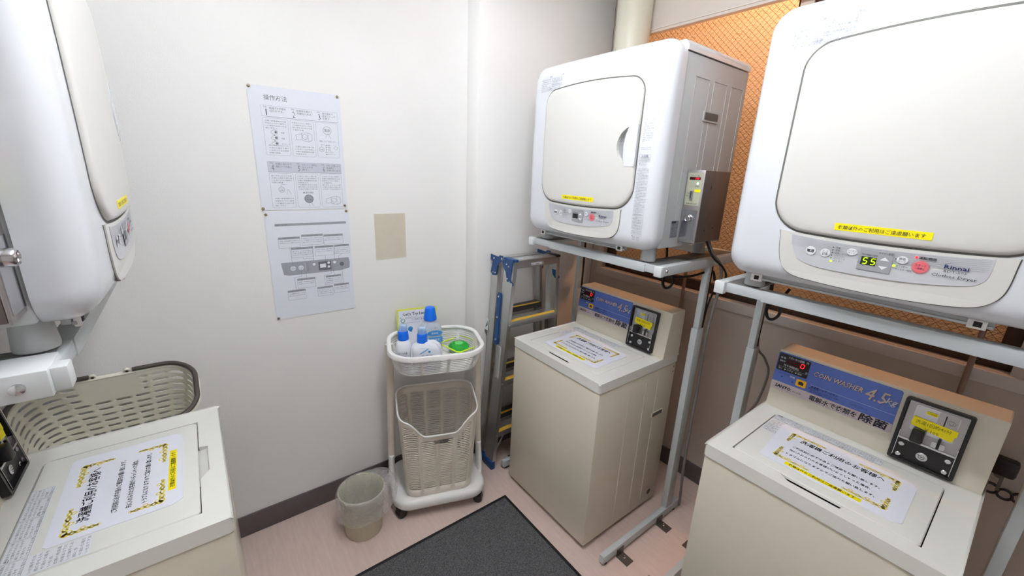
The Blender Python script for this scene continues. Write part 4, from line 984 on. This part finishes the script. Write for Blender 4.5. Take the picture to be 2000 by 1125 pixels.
# body widened towards the handle
for v in t.children[0].data.vertices:
    if v.co.z > .07: v.co.x -= (v.co.z - .07) * .22 
squeeze_cap(t, .128, .0215)
for ch in list(t.children)[1:]: ch.location.x = -.018
bm = bmesh.new(); tube(bm, smoothpath([(.004, 0, .125), (.030, 0, .122), (.052, 0, .100), (.056, 0, .06)], 5), .009, 10); bmobj('handle', bm, BOT, t, True)
fb = Frame((0, -.0305, 0), (1, 0, 0), (0, 0, 1)); pr = Print(fb, .0006); pr.poly([(-.036, .088), (-.028, .088), (.004, .106), (-.002, .107)]).disc(.006, .094, .005).line([(-.03, .112), (.006, .108)], .001); pr.build('printed_swoosh', LBL, t)
pr = Print(fb, .0007); pr.text('洗濯用', -.030, .070, .013, w=.05).text('漂白剤', -.034, .052, .016, w=.06).text('●液体', -.03, .036, .010); lines(pr, -.036, .034, .032, .008, 3, .007); pr.build('printed_text', mat('label_violet', (96, 92, 170), .5, noise=.05), t)
t = bottle('detergent_bottle', 'tall milky detergent bottle with a conical blue cap, behind the other two', TW(-.020, .010, ZB), -.25, .098, .066, .192, 0, [(0, .92, .9), (.03, 1, 1), (.70, 1, 1), (.82, .94, .95), (.92, .66, .75), (.98, .42, .6), (1, .40, .58)], BOTC)
bm = bmesh.new(); lathe(bm, [(.0265, .188), (.0285, .193), (.0275, .198), (.022, .236), (.0205, .243), (.0185, .245), (.0005, .2455)], 26); bmobj('cap', bm, CAPB, t, True, 45)
fb = Frame((0, -.0335, 0), (1, 0, 0), (0, 0, 1)); pr = Print(fb, .0006); pr.disc(.012, .135, .034, 20, ry=.013).rect(-.014, .046, .092, .117); pr.build('printed_label', LBL, t)
pr = Print(fb, .0012); pr.text('柔軟剤', .012, .131, .010, al='c', bold=.0004).text('詰替用', .016, .100, .012, al='c'); pr.build('printed_text', WINK, t)
pr = Print(fb, .0008); pr.text('濃い', .010, .156, .008).text('ふんわり仕上げ', -.03, .07, .010, w=.06); lines(pr, -.03, .03, .06, .02, 4, .007); pr.build('small_print', GINK, t)
# card
t = thing('notice_card', 'yellow-edged white card with English heading, upright behind the bottles', 'card', TW(-.062, .126, ZB), -.20)
fr = Frame((0, 0, 0), (1, 0, 0), (0, .10, 1)); cwid = .092
slab('card_sheet', fr, R4(-cwid, cwid, 0, .2, .004), -.0012, .0012, mat('card_yellow_green', (222, 226, 90), .6, noise=.03), t)
slab('card_paper', fr, R4(-cwid + .007, cwid - .007, .003, .192, .003), .0012, .0018, PAPER, t)
pr = Print(fr, .0024); pr.text("Let's Try Laundry", -.062, .168, .019, w=.132, bold=.0009); pr.build('heading', GINK if 0 else mat('card_grey_ink', (70, 84, 92), .6, noise=.03), t)
pr = Print(fr, .0024); pr.text('ここ洗剤の量は、', -.026, .143, .0085, w=.06).text('エコウォッシュコースです', -.050, .131, .0085, w=.09)
for a in range(3): pr.line([(-.055 + .01 * i, .157 + .003 * sin(i * .6 + a) - a * .002) for i in range(12)], .0006)
pr.build('printed_text', GINK, t)
pr = Print(fr, .0024); pr.ring(-.066, .146, .010, .0024).text('Y', -.070, .128, .014).poly([(-.080, .160), (-.072, .163), (-.076, .157)]); pr.build('printed_sprout', mat('card_green', (40, 140, 90), .6, noise=.05), t)
pr = Print(fr, .0024); pr.disc(-.034, .105, .011).poly([(-.046, .108), (-.040, .094), (-.030, .088), (-.026, .096), (-.023, .107)]); pr.build('printed_drop', LBL, t)
# clear box with lime rim and the green scrubber on it
t = thing('clear_box', 'clear plastic box with a lime rim, right side of the top basket', 'box', (.912, 1.552, ZB), .18)
bm = bmesh.new(); A = resample(rrect(.060, .062, .012, 4), 32); B = resample(rrect(.070, .072, .014, 4), 32)
loft(bm, [[Vector((x * .92, y * .92, .001)) for x, y in A], [Vector((x, y, .004)) for x, y in A], [Vector((x, y, .030)) for x, y in B]], True, False); bmobj('box_body', bm, CLEAR, t, True)
bm = bmesh.new(); tube(bm, [Vector((x, y, .031)) for x, y in B], .0032, 8, loop=True); bmobj('lime_rim', bm, LIME, t, True)
t2 = thing('laundry_scrubber', 'round green spiky laundry scrubber lying on the clear box', 'scrubber', (.895, 1.537, ZB + .005), .2)
bm = bmesh.new(); lathe(bm, [(.030, 0), (.043, .008), (.047, .018), (.045, .027), (.036, .035), (.022, .038), (.0005, .038)], 30); bmobj('scrubber_disc', bm, GREEN, t2, True, 60)
bm = bmesh.new(); lathe(bm, [(.019, .037), (.019, .041), (.016, .043), (.0005, .044)], 22); bmobj('centre_disc', bm, GREENL, t2, True, 50)
bm = bmesh.new()
for i in range(150):
    a = i * 2.39996; f = (i + .5) / 150; r = .021 + .026 * sqrt(f); z = .0375 - max(0, r - .030) ** 1.6 * 3.0 if r < .046 else .02
    z = .038 - (0 if r < .03 else (r - .03) / .017 * .014)
    c = Vector((r * cos(a), r * sin(a), z)); n_ = Vector((cos(a) * (.2 + max(0, (r - .03) * 40)), sin(a) * (.2 + max(0, (r - .03) * 40)), 1)).normalized(); u_ = n_.orthogonal().normalized(); v_ = n_.cross(u_)
    loft(bm, [[c + (u_ * cos(q) + v_ * sin(q)) * .0014 - n_ * .001 for q in (0, 2.09, 4.19)], [c + (u_ * cos(q) + v_ * sin(q)) * .0008 + n_ * .005 for q in (0, 2.09, 4.19)]])
o = bmobj('bristles', bm, GREEN, t2); o['kind'] = 'stuff'

# ================================================================== BIN AND BAG
bn = thing('waste_bin', 'small round beige waste bin on the floor beside the trolley', 'bin', (.405, 1.505, 0))
bm = bmesh.new(); lathe(bm, [(.070, .004), (.074, 0), (.0765, .004), (.092, .202), (.0945, .205), (.0945, .209), (.091, .210), (.089, .206), (.0735, .010), (.02, .008)], 48); bmobj('bin_body', bm, BINM, bn, True, 45)
bag = thing('bin_liner', 'crumpled clear plastic liner draped over the rim of the waste bin', 'plastic bag', (.405, 1.505, 0))
bm = bmesh.new(); rings = []; NB = 72
rnd = random.Random(3)
ph = [rnd.uniform(0, 6.28) for _ in range(8)]
def wob(a, k, amp): return amp * (sin(a * 3 + ph[k % 8]) * .5 + sin(a * 7 + ph[(k + 3) % 8]) * .3 + sin(a * 13 + ph[(k + 5) % 8]) * .25)
def flare(a): 
    return max(0, cos(a - radians(12))) ** 3
for k, (r, z, am, fl, fz) in enumerate([(.05, .03, .006, 0, 0), (.068, .10, .007, 0, 0), (.080, .17, .005, 0, 0), (.0875, .205, .002, 0, 0), (.0925, .214, .0015, .002, .0), (.098, .208, .002, .012, .015), (.103, .190, .004, .035, .028), (.1045, .165, .006, .050, .030), (.1065, .135, .007, .052, .028), (.108, .108, .008, .040, .022)]):
    rings.append([Vector(((r + wob(2 * pi * i / NB, k, am) + fl * flare(2 * pi * i / NB)) * cos(2 * pi * i / NB), (r + wob(2 * pi * i / NB, k, am) + fl * flare(2 * pi * i / NB)) * sin(2 * pi * i / NB), z + fz * flare(2 * pi * i / NB) + (wob(2 * pi * i / NB, k + 2, .006) if k > 6 or k < 2 else 0))) for i in range(NB)])
loft(bm, rings, True, False); bmobj('film', bm, FILM, bag, True, 60)

# ================================================================== STEPLADDER
LD = thing('stepladder', 'folded aluminium stepladder with blue hinges and yellow step edges, by the wall', 'ladder', (1.285, 1.485, 0))
# local: x across, y away from the viewer; front frame leans slightly back
def rail(name, p0, p1, wx, wy, m):
    p0, p1 = Vector(p0), Vector(p1); rings = []
    for p in (p0, p1): rings.append([p + Vector(q) for q in ((-wx / 2, 0, 0), (wx / 2, 0, 0), (wx / 2, .004, 0), (-wx / 2 + .003 if 0 else wx / 2, wy, 0), (-wx / 2, wy, 0))])
    bm = bmesh.new()
    for (a, b, c_, d) in ((-wx / 2, wx / 2, 0, .0025), (-wx / 2, wx / 2, wy - .0025, wy)):
        loft(bm, [[p + Vector((a, c_, 0)), p + Vector((b, c_, 0)), p + Vector((b, d, 0)), p + Vector((a, d, 0))] if 1 else 0 for p in (p0, p1)])
    return bm, p0, p1
def channel(name, p0, p1, fl, web, side, m=ALU, t=.0022):
    """C channel: web faces outwards (side), flanges of width fl"""
    bm = bmesh.new(); p0, p1 = Vector(p0), Vector(p1)
    def q(x0, x1, y0, y1): loft(bm, [[p + Vector(v) for v in ((x0, y0, 0), (x1, y0, 0), (x1, y1, 0), (x0, y1, 0))] for p in (p0, p1)])
    xo = 0; xi = -side * fl
    q(min(xo, -side * t), max(xo, -side * t), 0, web); q(min(xo, xi), max(xo, xi), 0, t); q(min(xo, xi), max(xo, xi), web - t, web)
    return bmobj(name, bm, m, LD)
HT = 1.128
for s in (-1, 1):
    channel('front_rail', (s * .215, 0, .03), (s * .1425, -.027, HT), .020, .075, s)
    channel('rear_rail', (s * .208, .092, .03), (s * .139, .100, HT - .012), .018, .052, s)
    box('foot_cap', s * .216 - (.018 if s > 0 else .006), s * .216 + (.006 if s > 0 else .018), -.003, .079, 0, .046, LBLUE, LD, bev=.003)
    box('foot_cap', s * .209 - .012, s * .209 + .010, .088, .148, 0, .05, LBLUE, LD, bev=.003)
def rx(z): return .215 - .0725 * (z - .03) / (HT - .03)
def ry(z): return -.027 * z / HT
for z in (.218, .514, .827):
    hwid = rx(z) - .003; y0 = ry(z)
    bm = bmesh.new(); bx(bm, -hwid, hwid, y0 + .001, y0 + .075, z - .003, z, .0008, 1); bx(bm, -hwid, hwid, y0 + .0005, y0 + .003, z - .030, z, .0006, 1); bx(bm, -hwid, hwid, y0 + .073, y0 + .075, z - .022, z, .0006, 1)
    st = bmobj('step', bm, ALU, LD)
    box('step_grip', -hwid + .004, hwid - .004, y0 + .002, y0 + .026, z, z + .0018, LYEL, st)
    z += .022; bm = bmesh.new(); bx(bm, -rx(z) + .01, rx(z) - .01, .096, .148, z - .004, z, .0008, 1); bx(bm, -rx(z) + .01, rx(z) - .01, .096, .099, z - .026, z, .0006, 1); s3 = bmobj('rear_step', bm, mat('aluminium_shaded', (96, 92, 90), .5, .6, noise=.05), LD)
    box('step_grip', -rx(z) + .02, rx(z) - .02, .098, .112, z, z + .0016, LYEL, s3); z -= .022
    for s in (-1, 1):
        bm = bmesh.new(); lathe(bm, [(.004, 0), (.0035, -.002), (.0005, -.003)], 10, (s * (rx(z) - .008), y0, z - .014), 'y'); bmobj('rivet', bm, CHROME, LD, True)
for s in (-1, 1):
    bm = bmesh.new(); tube(bm, [(s * (rx(.05) - .004), .003, .08), (s * (rx(.2) - .06), .002, .19)], .004, 6, flat=(.006, .0015)); bmobj('brace', bm, ALU, LD)
# top plate
bm = bmesh.new(); bx(bm, -.139, .139, -.026, .050, HT - .010, HT, .002, 2); bx(bm, -.139, .139, -.026, -.023, HT - .038, HT - .006, .001, 1); tp_ = bmobj('top_step', bm, ALU, LD, True)
bm = bmesh.new(); bx(bm, -.137, .137, .098, .150, HT - .020, HT - .010, .001, 1); bmobj('rear_top_step', bm, ALU, LD, True)
fr = Frame((0, -.020, HT), (1, 0, 0), (0, 1, 0)); pr = Print(fr, .0006); pr.rect(-.09, .06, .012, .036); pr.build('warning_sticker', TAGW, tp_)
pr = Print(fr, .0010); pr.text('⚠ 警告', -.086, .018, .013); lines(pr, -.05, .055, .034, .014, 3, .0065); pr.build('printed_text', INK, tp_)
fr = Frame((0, -.026, HT - .024), (1, 0, 0), (0, 0, 1)); pr = Print(fr, .0006); pr.rect(-.040, .036, -.006, .006); pr.build('small_sticker', TAGW, tp_)
pr = Print(fr, .0010); pr.text('はしご兼用脚立 4段', -.036, -.004, .009, w=.068); pr.build('printed_text', INK, tp_)
# blue hinges and locking arms on both sides
for s in (-1, 1):
    x = s * (.1425 + .003); m1 = lambda q: -.030 + (q + .008) * 1.44; m2 = lambda q: .050 + (q - .044) * 1.5; fs = Frame((x, 0, 0), (0, -1 if s < 0 else 1, 0), (0, 0, 1))   # outward normal
    sg = -1 if s < 0 else 1
    Y = lambda pts: [(sg * a, b) for a, b in pts][::(1 if s > 0 else -1)]
    a1 = [(-.004, HT + .004), (.030, HT + .004), (.050, HT - .010), (.056, HT - .018), (.046, HT - .045), (.034, HT - .062), (.026, HT - .105), (.012, HT - .122), (-.006, HT - .118), (-.008, HT - .108), (.004, HT - .09), (.002, HT - .03)]
    hg = slab('hinge', fs, Y([(m1(a), b) for a, b in a1]), 0, .004, LBLUE, LD)
    a2 = [(.046, HT + .010), (.062, HT + .010), (.068, HT + .0), (.112, HT + .004), (.112, HT - .022), (.100, HT - .030), (.110, HT - .085), (.098, HT - .098), (.080, HT - .094), (.074, HT - .045), (.058, HT - .022), (.044, HT - .012)]
    slab('hinge_plate', fs, Y([(m2(a), b) for a, b in a2]), .004, .008, LBLUE, hg)
    for a, b in [((m1 if a < .06 else m2)(a), b) for a, b in ((.054, HT - .004), (.026, HT - .022), (.014, HT - .030), (.020, HT - .090), (.008, HT - .102), (.092, HT - .012), (.096, HT - .082), (.084, HT - .082))]:
        q = []
        for r, hh in ((.0045 if b < HT - .01 else .0065, .008), (.0035, .0105), (.0005, .011)): q.append([fs.p(sg * a + r * cos(2 * pi * i / 10), b + r * sin(2 * pi * i / 10), hh) for i in range(10)])
        bm = bmesh.new(); loft(bm, q); bmobj('rivet', bm, CHROME, hg, True)
    xo = s * (rx(.86) + .005); fa = Frame((s * (rx(0) + .005), 0, 0), (0, sg, 0), (-s * .066, 0, 1))
    arm = slab('locking_arm', fa, Y([(a + .026, b - .025) for a, b in ((.026, .985), (.042, .985), (.048, .970), (.042, .86), (.044, .74), (.036, .72), (.018, .72), (.014, .74), (.020, .86), (.020, .97))]), -.004, .004, LBLUE, LD)
    for a, b in ((.060, .940), (.057, .835), (.055, .72)):
        q = []
        for r, hh in ((.006, .004), (.005, .0065), (.0005, .007)): q.append([fa.p(sg * a + r * cos(2 * pi * i / 10), b + r * sin(2 * pi * i / 10), hh) for i in range(10)])
        bm = bmesh.new(); loft(bm, q); bmobj('rivet', bm, CHROME, arm, True)
    box('top_cap', s * .1425 - (.004 if s < 0 else .022), s * .1425 + (.022 if s < 0 else .004), -.030, .052, HT - .006, HT + .006, LBLUE if s < 0 else BLK, LD, bev=.002)
# long label down the left rail's outer web (below the arm)
m_ = mat('rail_label', (206, 206, 202), .5, noise=.03)
p0, p1 = Vector((-rx(.52) - .0012, ry(.6) + .030, .52)), Vector((-rx(.69) - .0012, ry(.7) + .030, .69))
fl = Frame(p0, (0, -1, 0), (p1 - p0)); Lg = (p1 - p0).length
slab('rail_label', fl, R4(-.026, .002, 0, Lg), 0, .0008, m_, LD); pr = Print(fl, .0012)
for i in range(30): pr.rect(-.024, -.002 - .008 * ((i * 7) % 3) / 2, .004 + Lg * i / 31, .004 + Lg * i / 31 + .0022)
pr.build('printed_text', GREYD, LD)
p0 = Vector((-rx(.72) + .002, .146, .72)); fl = Frame(p0, (0, -1, 0), (.062, 0, 1)); slab('rail_sticker', fl, R4(-.022, .004, 0, .075), -.001, .0008, TAGW, LD); pr = Print(fl, .0012); pr.poly([(-.018, .025), (0, .04), (-.003, .068)]).rect(-.022, .004, 0, .014); pr.build('printed_mark', GREYD, LD)

# ================================================================== HANDLED BASKET (left)
HB = thing('handled_basket', 'cream perforated basket with folded dark handles, behind the left washer', 'basket')
# basket stands tilted: local z axis = out of the opening
cb_ = Vector((-.285, 1.595, .7975)); ta = radians(23.4)
BM = Matrix.Translation(cb_) @ Matrix.Rotation(ta, 4, 'X')
HB.matrix_world = BM
NB2 = 88; hb_w, hb_d = .208, .119
t_o2 = resample(rrect(hb_w, hb_d, .082, 12), NB2); b_o2 = resample(rrect(hb_w - .026, hb_d - .054, .050, 12), NB2)
DEP = .22
PH = lambda k, f: (b_o2[k % NB2][0] + (t_o2[k % NB2][0] - b_o2[k % NB2][0]) * f, b_o2[k % NB2][1] + (t_o2[k % NB2][1] - b_o2[k % NB2][1]) * f)
zs = [-DEP + .002]; hv = []
rows = 9
for i in range(rows): zs += [zs[-1] + .0070, zs[-1] + .0105, zs[-1] + .0195, zs[-1] + .0230]; hv += [False, False, True, False]
zs += [zs[-1] + .003, -.008, -.002]; hv += [False, False, False]
def hbhole(k): return k % 4 != 0
bm = bmesh.new(); V = []
for z in zs:
    V.append([bm.verts.new((*PH(k, (z + DEP) / DEP), z)) for k in range(NB2)])
def solidtop(k, j):
    x, y = t_o2[k]; return j >= 24 and abs(x) < .082 and y > 0
for j in range(len(zs) - 1):
    for k in range(NB2):
        if hv[j] and hbhole(k) and not solidtop(k, j): continue
        kk = (k + 1) % NB2; bm.faces.new((V[j][k], V[j][kk], V[j + 1][kk], V[j + 1][k]))
wl = solid(bmobj('basket_wall', bm, PLB, HB, True, 80), .0024, sub=1)
bm = bmesh.new(); loft(bm, [[Vector((x, y, -DEP + .006)) for x, y in b_o2], [Vector((x, y, -DEP + .011)) for x, y in b_o2]]); bmobj('basket_bottom', bm, PLB, HB)
bm = bmesh.new(); rings = []; ro = resample(rrect(hb_w, hb_d, .085, 12), 72)
prof = [(-.002, -.010), (-.002, .003), (.002, .006), (.010, .005), (.013, .0), (.013, -.009), (.010, -.009), (.009, -.001), (.001, 0), (.001, -.010)]
for i, (x, y) in enumerate(ro):
    a = ro[i - 1]; b = ro[(i + 1) % 72]; tx, ty = b[0] - a[0], b[1] - a[1]; L = math.hypot(tx, ty)
    rings.append([Vector((x + ty / L * d, y - tx / L * d, h)) for d, h in prof])
loft(bm, rings, loop=True); bmobj('basket_rim', bm, PLB, HB, True, 50)
for s in (-1, 1):
    pts = []
    hr = resample(rrect(hb_w + .004, hb_d + .006, .088, 14), 200)
    sel = [q for q in hr if q[0] * s > .048]
    sel.sort(key=lambda q: math.atan2(q[1], q[0] * s))
    pts = [Vector((x, y, .0115)) for x, y in sel]
    bm = bmesh.new(); tube(bm, pts, .006, 8, flat=(.0055, .0075), upd=(0, 0, 1)); bmobj('handle', bm, DBR, HB, True, 60)
    for yy in (1, -1):
        bm = bmesh.new(); lathe(bm, [(.008, -.004), (.008, .004)], 14, (s * .040, yy * (hb_d + .006), .010), 'y'); lg = bmobj('handle_lug', bm, PLB, HB, True)
        bm = bmesh.new(); lathe(bm, [(.0042, -.0048), (.0042, .0048)], 10, (s * .040, yy * (hb_d + .006), .010), 'y'); bmobj('pivot_pin', bm, BLK, lg, True)

# ================================================================== CORDS AND PIPES BEHIND
def cable(name, label, pts, r, m, cat='cable', k=6):
    bm = bmesh.new(); tube(bm, smoothpath(pts, k), r, 8); return tag(bmobj(name, bm, m, None, True), label, cat)
def coil(c, r, n, ax):
    o = []
    for i in range(n * 10 + 1):
        a = 2 * pi * i / 10; o.append(Vector(c) + Vector((.006 * sin(i * 1.3), r * .55 * cos(a), r * sin(a))) if ax == 'x' else Vector(c))
    return o
cable('power_cord', 'bundled black power cord hanging under the rack by the stepladder', [(1.46, .90, 1.285), (1.45, .885, 1.21)] + coil((1.45, .868, 1.145), .038, 3, 'x') + [(1.46, .84, 1.155), (1.52, .80, 1.165), (1.60, .775, 1.18), (1.62, .766, 1.14)], .0048, CORD)
cable('power_cord', 'bundled black power cord hanging under the nearest right rack', [(1.46, .51, 1.285), (1.45, .50, 1.20)] + coil((1.45, .483, 1.135), .036, 3, 'x') + [(1.46, .47, 1.175), (1.48, .46, 1.202)], .0045, CORD)
cable('drain_cable', 'grey cable running down the rack leg beside the coin timer box', [(1.505, .762, 1.312), (1.53, .748, 1.26), (1.598, .742, 1.205), (1.618, .742, 1.12), (1.606, .748, 1.0), (1.604, .752, .88), (1.612, .752, .7), (1.612, .752, .5), (1.62, .752, .25), (1.66, .76, .03), (1.70, .80, .008)], .0060, CORDG)
cable('power_cord', 'black cord looping from the coin timer box down behind the rack leg', [(1.485, .762, 1.314), (1.52, .742, 1.25), (1.60, .732, 1.20), (1.640, .735, 1.15), (1.625, .765, 1.09), (1.615, .78, .95), (1.625, .782, .6), (1.63, .79, .2), (1.64, .80, .008)], .0040, CORD)
cable('power_cord', 'dark cord bowing out behind the leg of the nearest right rack', [(1.60, .566, 1.20), (1.612, .562, .95), (1.66, .545, .88), (1.72, .54, .80), (1.70, .548, .68), (1.62, .562, .58), (1.612, .566, .3), (1.62, .566, .008)], .0045, CORDG)
for y, lab in ((1.03, 'thin brown pipe on the wall behind the washer by the stepladder'), (.052, 'thin brown pipe on the wall behind the nearest right washer')):
    bm = bmesh.new(); lathe(bm, [(.0075, .0), (.0075, 1.235)], 12, (1.872, y, 0)); o = bmobj('wall_pipe', bm, POLE, None, True); tag(o, lab, 'pipe')
    for z in (.4, .8, 1.15): bm = bmesh.new(); bx(bm, 1.868, XW - .0, y - .010, y + .010, z, z + .008, .001, 1); bmobj('pipe_clip', bm, POLE, o)
tp2 = thing('water_tap', 'black handled water tap low on the wall right of the nearest washer', 'tap', (XW - .001, -.085, .70))
bm = bmesh.new(); lathe(bm, [(.012, 0), (.012, -.05)], 12, (0, 0, 0), 'x'); bmobj('tap_pipe', bm, ZINC, tp2, True)
bm = bmesh.new(); bx(bm, -.075, -.035, -.030, .024, .005, .062, .010); bmobj('tap_handle', bm, BLK, tp2, True)
bm = bmesh.new()
for i in range(4): tube(bm, [Vector((-.03, .035 - i * .030 + .016 * cos(q), -.065 + .016 * sin(q) + .004 * (i % 2))) for q in [2 * pi * k / 14 for k in range(14)]], .004, 6, loop=True)
bx(bm, -.032, 0, -.06, -.054, -.07, -.06); bmobj('hose_clip_chain', bm, BLK, tp2, True)
box('tap_stem', -.036, -.028, -.012, -.004, -.06, .01, ZINC, tp2)
